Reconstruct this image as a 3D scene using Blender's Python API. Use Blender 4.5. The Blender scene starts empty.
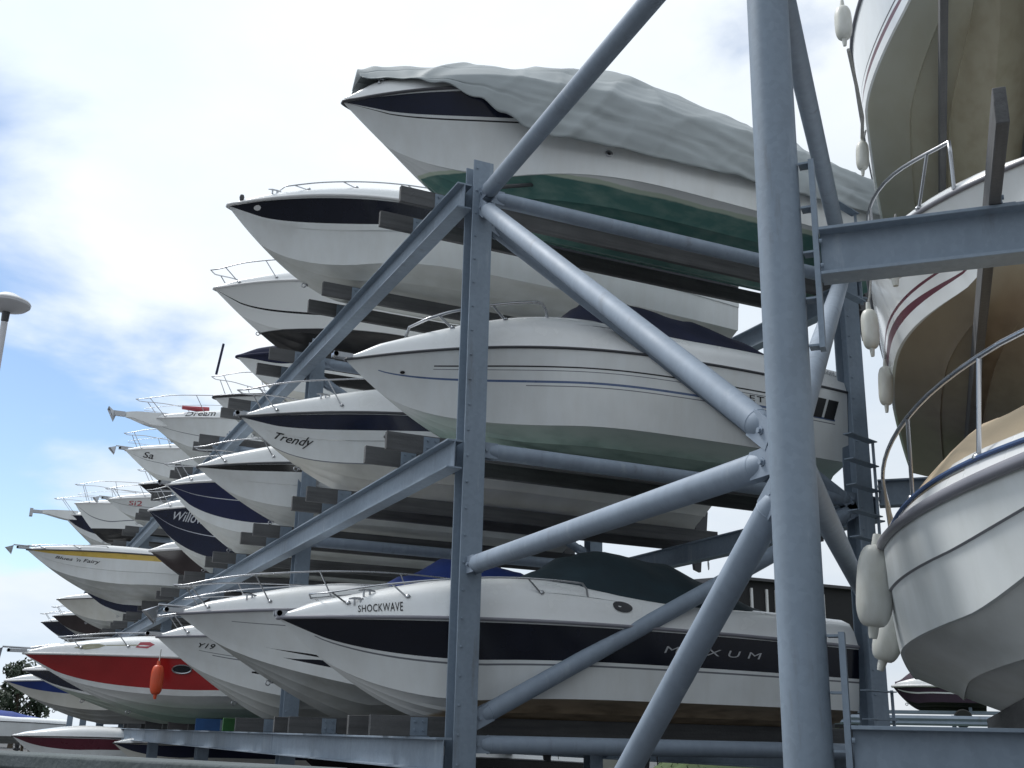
import bpy, math, random
from mathutils import Vector, Matrix, noise

random.seed(11)
sc = bpy.context.scene
COL = sc.collection
S = 3.2            # height from one tier of the rack to the next
GZ = -1.57         # ground level (tier one beam top is z = 0)
R45 = 2 ** -0.5

# ------------------------------------------------------------------ helpers
class MB:
    """collects geometry, then links it as ONE mesh object"""
    def __init__(s): s.v = []; s.f = []; s.m = []
    def face(s, idx, mi=0): s.f.append(tuple(idx)); s.m.append(mi)
    def add(s, verts, faces, mi=0):
        o = len(s.v); s.v += [Vector(p) for p in verts]
        for f in faces: s.f.append(tuple(i + o for i in f)); s.m.append(mi)
    def box(s, c, size, rz=0.0, mi=0, mat=None):
        hx, hy, hz = size[0] / 2, size[1] / 2, size[2] / 2
        P = [Vector((x * hx, y * hy, z * hz)) for x in (-1, 1) for y in (-1, 1) for z in (-1, 1)]
        M = mat if mat else Matrix.Rotation(rz, 3, 'Z')
        s.add([M @ p + Vector(c) for p in P],
              [(0, 1, 3, 2), (4, 6, 7, 5), (0, 4, 5, 1), (2, 3, 7, 6), (0, 2, 6, 4), (1, 5, 7, 3)], mi)
    def prism(s, prof, p0, p1, up, mi=0):
        """closed 2-D profile (side, up) swept straight from p0 to p1"""
        p0, p1 = Vector(p0), Vector(p1); d = (p1 - p0).normalized(); up = Vector(up)
        sd = d.cross(up).normalized(); u = sd.cross(d).normalized(); n = len(prof)
        s.add([p + sd * a + u * b for p in (p0, p1) for a, b in prof],
              [(i, (i + 1) % n, n + (i + 1) % n, n + i) for i in range(n)] + [tuple(range(n))[::-1], tuple(range(n, 2 * n))], mi)
    def tube(s, pts, r, n=8, cap=True, mi=0, closed=False):
        pts = [Vector(p) for p in pts]; N = len(pts); o = len(s.v); pr = None
        for i, p in enumerate(pts):
            a = pts[i - 1] if i > 0 else (pts[-1] if closed else p)
            b = pts[(i + 1) % N] if (i < N - 1 or closed) else p
            d = (b - a).normalized()
            if pr is None: pr = d.orthogonal().normalized()
            pr = (pr - d * pr.dot(d)).normalized(); q = d.cross(pr)
            rr = r[i] if isinstance(r, (list, tuple)) else r
            for k in range(n):
                an = 2 * math.pi * k / n
                s.v.append(p + (pr * math.cos(an) + q * math.sin(an)) * rr)
        for i in range(N if closed else N - 1):
            for k in range(n):
                a = o + i * n; b = o + ((i + 1) % N) * n
                s.face((a + k, a + (k + 1) % n, b + (k + 1) % n, b + k), mi)
        if cap and not closed:
            s.face(range(o + n - 1, o - 1, -1), mi); s.face(range(o + (N - 1) * n, o + N * n), mi)
    def lathe(s, prof, c, n=20, axis=None, mi=0):
        """profile of (radius, height) turned about an axis through c"""
        ax = Vector(axis or (0, 0, 1)).normalized(); a = ax.orthogonal().normalized(); b = ax.cross(a); c = Vector(c); o = len(s.v)
        for r, h in prof:
            for k in range(n):
                t = 2 * math.pi * k / n
                s.v.append(c + ax * h + (a * math.cos(t) + b * math.sin(t)) * max(r, 1e-4))
        for i in range(len(prof) - 1):
            for k in range(n):
                s.face((o + i * n + k, o + i * n + (k + 1) % n, o + (i + 1) * n + (k + 1) % n, o + (i + 1) * n + k), mi)
        s.face(range(o + n - 1, o - 1, -1), mi); e = o + (len(prof) - 1) * n; s.face(range(e, e + n), mi)
    def build(s, name, mats, parent=None, smooth=35, bevel=0):
        me = bpy.data.meshes.new(name)
        me.from_pydata([tuple(p) for p in s.v], [], s.f); me.update()
        if not isinstance(mats, (list, tuple)): mats = [mats]
        for m in mats: me.materials.append(m)
        me.polygons.foreach_set('material_index', s.m)
        if smooth:
            me.polygons.foreach_set('use_smooth', [True] * len(me.polygons))
            me.set_sharp_from_angle(angle=math.radians(smooth))
        o = bpy.data.objects.new(name, me); COL.objects.link(o)
        if parent: o.parent = parent
        if bevel:
            b = o.modifiers.new('edge', 'BEVEL'); b.width = bevel; b.segments = 2; b.limit_method = 'ANGLE'; b.angle_limit = math.radians(50)
        return o

def empty(name, loc=(0, 0, 0), rz=0.0):
    o = bpy.data.objects.new(name, None); COL.objects.link(o)
    o.location = loc; o.rotation_euler = (0, 0, rz); o.empty_display_size = .2
    return o

def tag(o, label=None, cat=None, group=None, kind=None):
    if label: o['label'] = label
    if cat: o['category'] = cat
    if group: o['group'] = group
    if kind: o['kind'] = kind
    return o

def lerp(a, b, t): return a + (b - a) * t
def clamp(x, a=0.0, b=1.0): return max(a, min(b, x))
def sstep(a, b, x):
    t = clamp((x - a) / (b - a)) if b != a else 0; return t * t * (3 - 2 * t)
def table(tab, t):
    if t <= tab[0][0]: return tab[0][1]
    for (a, va), (b, vb) in zip(tab, tab[1:]):
        if t <= b: return lerp(va, vb, (t - a) / (b - a) if b > a else 1)
    return tab[-1][1]
def table_s(tab, t):
    if t <= tab[0][0]: return tab[0][1]
    for (a, va), (b, vb) in zip(tab, tab[1:]):
        if t <= b:
            u = (t - a) / (b - a); return lerp(va, vb, u * u * (3 - 2 * u))
    return tab[-1][1]

# ------------------------------------------------------------------ materials
def nodes_of(m):
    m.use_nodes = True; nt = m.node_tree
    return nt, nt.nodes['Principled BSDF']

def M(name, base, rough=.5, metal=0.0, var=.12, scale=3.0, dirt=None, dirt_amt=.0, dirt_scale=(2, 2, 2), bump=0.0, bump_scale=60, coat=0.0, spec=.5, detail=4):
    m = bpy.data.materials.new(name); nt, bs = nodes_of(m); N = nt.nodes; L = nt.links
    tc = N.new('ShaderNodeTexCoord')
    nz = N.new('ShaderNodeTexNoise'); nz.inputs['Scale'].default_value = scale; nz.inputs['Detail'].default_value = detail
    L.new(tc.outputs['Object'], nz.inputs['Vector'])
    rp = N.new('ShaderNodeMapRange'); rp.inputs['From Min'].default_value = .3; rp.inputs['From Max'].default_value = .7
    rp.inputs['To Min'].default_value = 1 - var; rp.inputs['To Max'].default_value = 1 + var
    L.new(nz.outputs['Fac'], rp.inputs['Value'])
    mx = N.new('ShaderNodeVectorMath'); mx.operation = 'SCALE'; mx.inputs[0].default_value = base[:3]
    L.new(rp.outputs['Result'], mx.inputs['Scale']); col = mx.outputs['Vector']
    if dirt:
        mp = N.new('ShaderNodeMapping'); mp.inputs['Scale'].default_value = dirt_scale
        L.new(tc.outputs['Object'], mp.inputs['Vector'])
        n2 = N.new('ShaderNodeTexNoise'); n2.inputs['Scale'].default_value = 1; n2.inputs['Detail'].default_value = 7; n2.inputs['Roughness'].default_value = .62
        L.new(mp.outputs['Vector'], n2.inputs['Vector'])
        r2 = N.new('ShaderNodeMapRange'); r2.inputs['From Min'].default_value = .42; r2.inputs['From Max'].default_value = .72
        r2.inputs['To Max'].default_value = dirt_amt; L.new(n2.outputs['Fac'], r2.inputs['Value'])
        mm = N.new('ShaderNodeMix'); mm.data_type = 'RGBA'
        L.new(r2.outputs['Result'], mm.inputs['Factor']); L.new(col, mm.inputs['A']); mm.inputs['B'].default_value = (*dirt, 1)
        col = mm.outputs['Result']
    L.new(col, bs.inputs['Base Color'])
    r3 = N.new('ShaderNodeMapRange'); r3.inputs['To Min'].default_value = max(.03, rough - .1); r3.inputs['To Max'].default_value = min(1, rough + .1)
    L.new(nz.outputs['Fac'], r3.inputs['Value']); L.new(r3.outputs['Result'], bs.inputs['Roughness'])
    bs.inputs['Metallic'].default_value = metal; bs.inputs['Specular IOR Level'].default_value = spec
    bs.inputs['Coat Weight'].default_value = coat; bs.inputs['Coat Roughness'].default_value = .15
    if bump:
        n3 = N.new('ShaderNodeTexNoise'); n3.inputs['Scale'].default_value = bump_scale; n3.inputs['Detail'].default_value = 5
        L.new(tc.outputs['Object'], n3.inputs['Vector'])
        b = N.new('ShaderNodeBump'); b.inputs['Strength'].default_value = bump; b.inputs['Distance'].default_value = .02
        L.new(n3.outputs['Fac'], b.inputs['Height']); L.new(b.outputs['Normal'], bs.inputs['Normal'])
    return m

def steel_mat(name, base, spangle=.10):
    """hot-dip galvanised steel: crystal spangle, drip streaks, dull blotches"""
    m = bpy.data.materials.new(name); nt, bs = nodes_of(m); N = nt.nodes; L = nt.links
    tc = N.new('ShaderNodeTexCoord')
    vo = N.new('ShaderNodeTexVoronoi'); vo.inputs['Scale'].default_value = 26; L.new(tc.outputs['Object'], vo.inputs['Vector'])
    sp = N.new('ShaderNodeSeparateColor'); L.new(vo.outputs['Color'], sp.inputs['Color'])
    mp = N.new('ShaderNodeMapping'); mp.inputs['Scale'].default_value = (9, 9, 1.1); L.new(tc.outputs['Object'], mp.inputs['Vector'])
    n1 = N.new('ShaderNodeTexNoise'); n1.inputs['Scale'].default_value = 1; n1.inputs['Detail'].default_value = 6; L.new(mp.outputs['Vector'], n1.inputs['Vector'])
    n2 = N.new('ShaderNodeTexNoise'); n2.inputs['Scale'].default_value = 1.7; n2.inputs['Detail'].default_value = 5; L.new(tc.outputs['Object'], n2.inputs['Vector'])
    a = N.new('ShaderNodeMath'); a.operation = 'MULTIPLY_ADD'; a.inputs[1].default_value = spangle; L.new(sp.outputs['Red'], a.inputs[0]); a.inputs[2].default_value = .72 - spangle / 2
    b = N.new('ShaderNodeMath'); b.operation = 'MULTIPLY_ADD'; b.inputs[1].default_value = .3; L.new(n1.outputs['Fac'], b.inputs[0]); L.new(a.outputs[0], b.inputs[2])
    c = N.new('ShaderNodeMath'); c.operation = 'MULTIPLY_ADD'; c.inputs[1].default_value = .3; L.new(n2.outputs['Fac'], c.inputs[0]); L.new(b.outputs[0], c.inputs[2])
    v = N.new('ShaderNodeVectorMath'); v.operation = 'SCALE'; v.inputs[0].default_value = base; L.new(c.outputs[0], v.inputs['Scale'])
    n4 = N.new('ShaderNodeTexNoise'); n4.inputs['Scale'].default_value = 1; n4.inputs['Detail'].default_value = 9; n4.inputs['Roughness'].default_value = .65
    mp4 = N.new('ShaderNodeMapping'); mp4.inputs['Scale'].default_value = (5, 5, .8); mp4.inputs['Location'].default_value = (7, 2, 5); L.new(tc.outputs['Object'], mp4.inputs['Vector']); L.new(mp4.outputs['Vector'], n4.inputs['Vector'])
    r4 = N.new('ShaderNodeMapRange'); r4.inputs['From Min'].default_value = .60; r4.inputs['From Max'].default_value = .78; r4.inputs['To Max'].default_value = .55; L.new(n4.outputs['Fac'], r4.inputs['Value'])
    m4 = N.new('ShaderNodeMix'); m4.data_type = 'RGBA'; L.new(r4.outputs['Result'], m4.inputs['Factor']); L.new(v.outputs['Vector'], m4.inputs['A']); m4.inputs['B'].default_value = (.10, .085, .075, 1)
    r5 = N.new('ShaderNodeMapRange'); r5.inputs['From Min'].default_value = .40; r5.inputs['From Max'].default_value = .24; r5.inputs['To Max'].default_value = .5; L.new(n4.outputs['Fac'], r5.inputs['Value'])
    m5 = N.new('ShaderNodeMix'); m5.data_type = 'RGBA'; L.new(r5.outputs['Result'], m5.inputs['Factor']); L.new(m4.outputs['Result'], m5.inputs['A']); m5.inputs['B'].default_value = (.42, .47, .52, 1)
    L.new(m5.outputs['Result'], bs.inputs['Base Color'])
    bs.inputs['Metallic'].default_value = .12
    r = N.new('ShaderNodeMapRange'); r.inputs['To Min'].default_value = .5; r.inputs['To Max'].default_value = .75; L.new(n2.outputs['Fac'], r.inputs['Value'])
    L.new(r.outputs['Result'], bs.inputs['Roughness'])
    bp = N.new('ShaderNodeBump'); bp.inputs['Strength'].default_value = .12; bp.inputs['Distance'].default_value = .01
    L.new(n1.outputs['Fac'], bp.inputs['Height']); L.new(bp.outputs['Normal'], bs.inputs['Normal'])
    return m

BROWN = (.16, .115, .07)
X = {}
X['white'] = M('white_gelcoat', (.75, .775, .78), .16, var=.03, dirt=(.60, .595, .56), dirt_amt=.35, dirt_scale=(3.5, 3.5, .7), coat=.4)
X['deck'] = M('deck_gelcoat', (.82, .835, .84), .25, var=.025, dirt=(.6, .6, .57), dirt_amt=.35, dirt_scale=(3, 3, 3), coat=.2)
X['mattewhite'] = M('chalky_white_gelcoat', (.70, .73, .73), .5, var=.05, dirt=(.5, .52, .49), dirt_amt=.5, dirt_scale=(2.5, 2.5, .8))
X['cream'] = M('cream_gelcoat', (.68, .675, .63), .32, var=.04, dirt=(.47, .44, .36), dirt_amt=.45, dirt_scale=(1.6, 1.6, .7), coat=.3)
X['navy'] = M('navy_gelcoat', (.008, .013, .036), .16, var=.15, coat=.6)
X['midnight'] = M('midnight_gelcoat', (.007, .009, .018), .2, var=.15, coat=.15, spec=.35)
X['royal'] = M('dark_blue_gelcoat', (.010, .016, .060), .18, var=.12, coat=.5)
X['blueline'] = M('blue_stripe_vinyl', (.10, .15, .28), .3, var=.05)
X['greyline'] = M('grey_stripe_vinyl', (.16, .17, .19), .35, var=.05)
X['black'] = M('black_gelcoat', (.012, .012, .014), .2, var=.1, coat=.4)
X['red'] = M('red_gelcoat', (.36, .016, .018), .2, var=.08, coat=.5)
X['maroon'] = M('maroon_stripe_vinyl', (.10, .015, .03), .3, var=.05)
X['yellow'] = M('yellow_gelcoat', (.62, .44, .10), .3, var=.06, coat=.3)
X['brownhull'] = M('dark_brown_gelcoat', (.035, .025, .026), .22, var=.15, coat=.4)
X['botwhite'] = M('weathered_bottom', (.62, .635, .62), .45, var=.06, dirt=(.40, .40, .34), dirt_amt=.5, dirt_scale=(.8, 2.4, 2.4), bump=.04)
X['botbrown'] = M('scummed_bottom', (.35, .29, .21), .6, var=.16, dirt=(.17, .115, .07), dirt_amt=.85, dirt_scale=(.7, 2.2, 2.2), bump=.08)
X['bottan'] = M('tan_stained_bottom', (.34, .295, .22), .5, var=.10, dirt=(.24, .185, .12), dirt_amt=.7, dirt_scale=(.35, 2.2, 2.2), bump=.04, coat=.2)
X['botgreen'] = M('green_antifouling', (.055, .135, .115), .55, var=.25, scale=1.4, dirt=(.22, .30, .25), dirt_amt=.45, dirt_scale=(.9, 3, 5), bump=.08)
X['botpale'] = M('pale_green_bottom', (.46, .52, .46), .45, var=.10, dirt=(.20, .29, .24), dirt_amt=.65, dirt_scale=(.6, 2, 3), bump=.04)
X['botalgae'] = M('algae_waterline', (.34, .42, .24), .5, var=.2, dirt=(.65, .65, .55), dirt_amt=.6, dirt_scale=(3, 3, 3))
X['botblack'] = M('black_antifouling', (.016, .016, .018), .6, var=.3, bump=.08)
X['botgrey'] = M('grey_bottom', (.44, .455, .45), .5, var=.10, dirt=(.25, .245, .21), dirt_amt=.7, dirt_scale=(.8, 2.2, 2.2), bump=.05)
X['rub'] = M('rub_rail_vinyl', (.06, .062, .07), .45, var=.1)
X['rubwhite'] = M('white_rub_rail', (.62, .62, .62), .4, var=.05)
X['rubgrey'] = M('grey_rub_rail', (.22, .22, .25), .4, var=.06)
X['chrome'] = M('stainless_steel', (.42, .43, .45), .28, metal=1.0, var=.05)
X['darksteel'] = M('dark_fitting', (.05, .05, .055), .4, var=.1)
X['navycloth'] = M('navy_canvas', (.011, .015, .042), .85, var=.25, scale=2, bump=.25, bump_scale=9)
X['greencloth'] = M('dark_green_canvas', (.014, .030, .040), .85, var=.25, scale=2, bump=.25, bump_scale=9)
X['bluecloth'] = M('blue_canvas', (.02, .05, .24), .8, var=.2, scale=2, bump=.25, bump_scale=9)
X['tancloth'] = M('tan_canvas', (.40, .32, .22), .85, var=.12, scale=2, bump=.35, bump_scale=7)
X['blackcloth'] = M('black_canvas', (.015, .015, .017), .8, var=.2, bump=.25, bump_scale=9)
X['purplecloth'] = M('dark_purple_canvas', (.035, .018, .035), .8, var=.2, bump=.25, bump_scale=9)
X['tarp'] = M('grey_tarpaulin', (.295, .325, .335), .6, var=.08, scale=1.6, dirt=(.23, .25, .245), dirt_amt=.3, dirt_scale=(1.2, 1.2, 2.5), bump=.12, bump_scale=6, detail=6)
X['ink'] = M('black_lettering', (.012, .012, .014), .4, var=.02)
X['silverink'] = M('silver_lettering', (.45, .46, .48), .25, metal=.7, var=.05)
X['whiteink'] = M('white_lettering', (.55, .57, .62), .4, var=.02)
X['redink'] = M('red_lettering', (.4, .06, .08), .4, var=.02)
X['goldink'] = M('olive_graphic', (.28, .27, .18), .4, var=.05)
X['rope'] = M('grey_rope', (.34, .34, .33), .85, var=.2, scale=40, bump=.4, bump_scale=160)
X['blackrope'] = M('black_rope', (.03, .03, .035), .85, var=.2, scale=40)
X['bluerope'] = M('blue_cord', (.035, .075, .18), .7, var=.15, scale=40)
X['fender'] = M('white_fender_vinyl', (.66, .67, .64), .42, var=.05, dirt=(.45, .44, .36), dirt_amt=.6, dirt_scale=(5, 5, 2), coat=.15)
X['orangefender'] = M('orange_fender_vinyl', (.62, .075, .022), .4, var=.08, dirt=(.45, .1, .05), dirt_amt=.5, dirt_scale=(6, 6, 6))
X['wood'] = M('weathered_timber', (.105, .107, .110), .85, var=.18, scale=2, dirt=(.055, .055, .058), dirt_amt=.8, dirt_scale=(.9, 14, 14), bump=.35, bump_scale=30)
X['greenwood'] = M('green_painted_timber', (.02, .10, .025), .7, var=.15, dirt=(.012, .05, .015), dirt_amt=.6)
X['bluewood'] = M('blue_painted_timber', (.03, .11, .30), .7, var=.15, dirt=(.02, .06, .15), dirt_amt=.6)
X['steel'] = steel_mat('galvanised_steel', (.205, .255, .315))
X['tubesteel'] = steel_mat('galvanised_tube', (.235, .285, .352), .05)
X['asphalt'] = M('asphalt', (.075, .077, .08), .9, var=.2, scale=1.2, dirt=(.11, .11, .11), dirt_amt=.7, dirt_scale=(.25, .25, .25), bump=.4, bump_scale=70)
X['concrete'] = M('damp_concrete', (.105, .122, .128), .9, var=.14, scale=1.5, dirt=(.06, .075, .07), dirt_amt=.7, dirt_scale=(2, 2, .8), bump=.35, bump_scale=35)
X['glass'] = M('dark_perspex', (.012, .015, .02), .08, var=.05, spec=.6)
X['lampgrey'] = M('grey_lamp_paint', (.62, .62, .64), .5, var=.05)
X['lampwhite'] = M('white_lamp_cover', (.7, .7, .7), .4, var=.04)
X['bark'] = M('bark', (.07, .055, .04), .9, var=.3, bump=.5, bump_scale=20)
X['leaf'] = M('dark_leaves', (.030, .050, .026), .7, var=.5, scale=1.2)
X['grass'] = M('grass', (.055, .085, .028), .9, var=.4, scale=.8, bump=.5, bump_scale=14)
X['timberpost'] = M('old_pallet_wood', (.18, .15, .11), .85, var=.25, bump=.4)
X['tyre'] = M('tyre_rubber', (.02, .02, .02), .8)
X['plasterwhite'] = M('white_cladding', (.7, .71, .72), .7, var=.05, dirt=(.5, .5, .48), dirt_amt=.4)

def waterline(name, low, mid, upper, z0, z1, soft=.02, wob=.05, rough=.5, xs=None, zslope=0.0, stain=(.25, .23, .18), stain_amt=.3):
    """bottom paint that stops at a waterline on the hull, with a weedy band above it"""
    m = bpy.data.materials.new(name); nt, bs = nodes_of(m); N = nt.nodes; L = nt.links
    tc = N.new('ShaderNodeTexCoord'); sp = N.new('ShaderNodeSeparateXYZ'); L.new(tc.outputs['Object'], sp.inputs[0])
    mp = N.new('ShaderNodeMapping'); mp.inputs['Scale'].default_value = (1.3, 3, 3); L.new(tc.outputs['Object'], mp.inputs['Vector'])
    nz = N.new('ShaderNodeTexNoise'); nz.inputs['Scale'].default_value = 1.6; nz.inputs['Detail'].default_value = 7; L.new(mp.outputs['Vector'], nz.inputs['Vector'])
    def math_(op, a, b, c=None):
        n = N.new('ShaderNodeMath'); n.operation = op
        for i, q in enumerate((a, b) if c is None else (a, b, c)):
            if isinstance(q, (int, float)): n.inputs[i].default_value = q
            else: L.new(q, n.inputs[i])
        return n.outputs[0]
    zz = math_('ADD', sp.outputs['Z'], math_('MULTIPLY', math_('SUBTRACT', nz.outputs['Fac'], .5), wob))
    if zslope: zz = math_('ADD', zz, math_('MULTIPLY', sp.outputs['X'], zslope))
    if xs:                                        # stain that only begins some way aft
        zz = math_('ADD', zz, math_('MULTIPLY', math_('MAXIMUM', math_('SUBTRACT', xs[1], sp.outputs['X']), 0), xs[0]))
    def ramp(z):
        r = N.new('ShaderNodeMapRange'); r.interpolation_type = 'SMOOTHSTEP'; r.inputs['From Min'].default_value = z - soft; r.inputs['From Max'].default_value = z + soft; L.new(zz, r.inputs['Value']); return r.outputs['Result']
    def mixc(f, a, b):
        n = N.new('ShaderNodeMix'); n.data_type = 'RGBA'
        for k, q in (('Factor', f), ('A', a), ('B', b)):
            if isinstance(q, tuple): n.inputs[k].default_value = (*q, 1)
            elif isinstance(q, float): n.inputs[k].default_value = q
            else: L.new(q, n.inputs[k])
        return n.outputs['Result']
    n2 = N.new('ShaderNodeTexNoise'); n2.inputs['Scale'].default_value = 2.3; n2.inputs['Detail'].default_value = 8; L.new(mp.outputs['Vector'], n2.inputs['Vector'])
    r2 = N.new('ShaderNodeMapRange'); r2.inputs['From Min'].default_value = .42; r2.inputs['From Max'].default_value = .75; r2.inputs['To Max'].default_value = stain_amt; L.new(n2.outputs['Fac'], r2.inputs['Value'])
    lo = mixc(r2.outputs['Result'], low, stain)
    c = mixc(ramp(z0), lo, mid); c = mixc(ramp(z1), c, upper)
    L.new(c, bs.inputs['Base Color']); bs.inputs['Roughness'].default_value = rough
    return m
X['wl_green'] = waterline('green_bottom_paint', (.07, .175, .155), (.50, .57, .46), (.72, .735, .73), .49, .525, .008, .04, stain=(.27, .37, .31), stain_amt=.5)
X['wl_black'] = waterline('black_bottom_paint', (.014, .014, .016), (.014, .014, .016), (.74, .755, .75), .50, .52, .008, .01, rough=.4, stain_amt=.1)
X['wl_pale'] = waterline('pale_green_bottom_paint', (.42, .56, .49), (.56, .64, .58), (.72, .74, .73), .26, .44, .09, .16, stain=(.16, .25, .21), stain_amt=.7)
X['wl_red'] = waterline('weedy_bottom_paint', (.22, .31, .26), (.38, .44, .39), (.68, .69, .68), .20, .38, .10, .16, stain=(.12, .2, .16), stain_amt=.6)
X['wl_brown'] = waterline('brown_stained_bottom', (.37, .28, .19), (.37, .29, .20), (.72, .735, .73), .30, .62, .04, .16, xs=(.62, 2.6), stain=(.10, .07, .045), stain_amt=.8)
X['wl_tan'] = waterline('tan_scummed_bottom', (.27, .215, .155), (.33, .28, .20), (.40, .37, .30), .22, .42, .12, .25, stain=(.17, .125, .085), stain_amt=.7, rough=.42)
X['wl_olive'] = waterline('olive_scummed_bottom', (.30, .275, .20), (.33, .32, .25), (.38, .38, .32), .2, .4, .12, .25, stain=(.2, .17, .11), stain_amt=.6, rough=.42)

# ------------------------------------------------------------------ steel rack
def ipro(h, w, tf=.022, tw=.014):
    a, b, t = w / 2, h / 2, tw / 2
    return [(-a, -b), (a, -b), (a, -b + tf), (t, -b + tf), (t, b - tf), (a, b - tf), (a, b), (-a, b), (-a, b - tf), (-t, b - tf), (-t, -b + tf), (-a, -b + tf)]

HB = .33           # beam height
W = 5.66           # depth of the row between front and rear columns
YB = -5.638        # big corner column
BAY = 7.33
NB = 8
rack = empty('boat_rack', (0, 0, GZ))
tag(rack, 'long galvanised steel rack of three tiers receding to the left with boats on it', 'boat rack')
def rb(p): return Vector(p) - Vector((0, 0, GZ))     # world point -> rack coordinates
TOPZ = 2 * S + .34

def column_at(x, y, top, parent, conv, base=True):
    m = MB()
    m.prism(ipro(.26, .26, .02, .014), conv((x, y, GZ)), conv((x, y, top)), (0, 1, 0))
    if base: m.box(conv((x, y, GZ + .0125)), (.42, .42, .025))
    for k in range(int((top - GZ) / .3)):                     # bolt heads down the flange
        z = GZ + .4 + k * .3
        for dx in (-.085,):
            m.lathe([(.016, 0), (.016, .014)], conv((x + dx, y - .13, z)), 6, (0, -1, 0))
    return m.build('column', X['steel'], parent, bevel=.004)

for i in range(NB):
    column_at(0, i * BAY, TOPZ, rack, rb)
    column_at(W, i * BAY, TOPZ, rack, rb)
for k in range(3):
    z = k * S
    for i in range(NB - 1):
        m = MB(); m.prism(ipro(HB, .19), rb((-.232, i * BAY - .11 if i == 0 else i * BAY + .006, z - HB / 2)), rb((-.232, (i + 1) * BAY - .006, z - HB / 2)), (0, 0, 1))
        m.build('front_beam', X['steel'], rack, bevel=.003)
        m = MB(); m.prism(ipro(HB, .19), rb((W + .232, i * BAY - .11 if i == 0 else i * BAY + .006, z - HB / 2)), rb((W + .232, (i + 1) * BAY - .006, z - HB / 2)), (0, 0, 1))
        m.build('rear_beam', X['steel'], rack, bevel=.003)

def strut(name, a, b, r, parent, conv, flat=True):
    a, b = Vector(a), Vector(b); d = (b - a).normalized(); m = MB()
    m.tube([conv(a + d * .05), conv(a + d * .07), conv(a + d * .15), conv(b - d * .15), conv(b - d * .07), conv(b - d * .05)], [r * .62, r * .8, r, r, r * .8, r * .62], 20)
    for p, sgn in ((a, 1), (b, -1)):                           # ear plates and a bolt at each end
        side = d.cross(Vector((0, 0, 1)))
        side = side.normalized() if side.length > 1e-3 else Vector((1, 0, 0))
        rot = Matrix((d, side, d.cross(side))).transposed()
        for sd in (-1, 1):
            q = conv(p + d * sgn * .03 + side * sd * r * .55)
            m.box(q, (.26, .014, r * 1.9), mat=rot)
            m.lathe([(.030, 0), (.030, .008), (.019, .008), (.019, .026)], q - d * sgn * .02 + side * sd * .007, 6, side * sd)
        m.lathe([(r * 1.0, -.006), (r * 1.035, 0), (r * 1.0, .006)], conv(p + d * sgn * .155), 20, d)
    return m.build(name, X['tubesteel'], parent)

for i in range(NB):                                            # frames across the row
    y = i * BAY
    for k in range(3):
        z = k * S
        strut('cross_tube', (.16, y, z - .06), (W - .16, y, z - .06), .095, rack, rb)
    if i:
        strut('brace', (.16, y, 2 * S - .4), (W - .2, y, S + .2), .08, rack, rb)
strut('brace', (.16, 0, 2 * S - .42), (W - .17, 0, S - .12), .1, rack, rb)
strut('brace', (.18, 0, .2), (W - .17, 0, S - .22), .1, rack, rb)
CX, CY, CR = -.356, -6.060, .142          # thick corner column
NODE = 1.67
def cc_(z, toward, out=.10):                # point on the corner column's skin, on the side facing another column
    d = (Vector((toward[0], toward[1], 0)) - Vector((CX, CY, 0))).normalized() * out; return (CX + d.x, CY + d.y, z)
strut('cross_tube', (0, -.2, 1.80), cc_(NODE + .06, (0, 0), .22), .098, rack, rb)
strut('cross_tube', (.02, -.18, 2 * S - .12), cc_(6.16, (0, 0), .18), .098, rack, rb)
strut('brace', (.01, -.2, 2 * S - .32), cc_(1.93, (-.1, 0), .22), .098, rack, rb)
strut('brace', cc_(NODE - .15, (-.2, 0), .13), (-.10, -2.22, GZ + .12), .095, rack, rb)
strut('cross_tube', cc_(NODE + .1, (W, 0), .2), (W - .18, -.14, 1.90), .098, rack, rb)
strut('brace', cc_(NODE + .28, (W, 0), .2), (W - .1, -.16, 2 * S + .02), .098, rack, rb)
strut('brace', cc_(5.89, (W, 0), .2), (W - .1, -.16, 6.5), .098, rack, rb)
m = MB(); m.tube([rb((CX, CY, GZ)), rb((CX, CY, 10.2))], CR, 40); m.box(rb((CX, CY, GZ + .015)), (.6, .6, .03))
m.build('corner_column', X['steel'], rack)
# thin dark tie rod over the top tier
m = MB(); m.tube([rb((.25, .02, 2 * S + .12)), rb((1.6, .9, 2 * S + .92))], .028, 8); m.build('tie_rod', X['darksteel'], rack)

def bunk(y, z, x0, x1, parent, conv, mat='wood', plates=(-.232,), yaw_side=-1):
    """timber board on edge that carries a hull, bolted through angle plates to the beams"""
    m = MB(); m.box(conv(((x0 + x1) / 2, y, z + .113)), (x1 - x0, .07, .218))
    o = m.build('bunk_board', X[mat], parent, bevel=.006)
    for px in plates:
        p = MB(); p.box(conv((px + .02, y - .0405, z + .112)), (.20, .009, .19)); p.box(conv((px + .02, y - .082, z + .0085)), (.20, .075, .009))
        for a, b in ((-.05, .05), (.05, .05), (-.05, -.04), (.05, -.04)):
            p.lathe([(.016, 0), (.016, .016)], conv((px + .02 + a, y - .045, z + .115 + b)), 6, (0, -1, 0))
        p.build('angle_plate', X['steel'], o)
    return o

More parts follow.
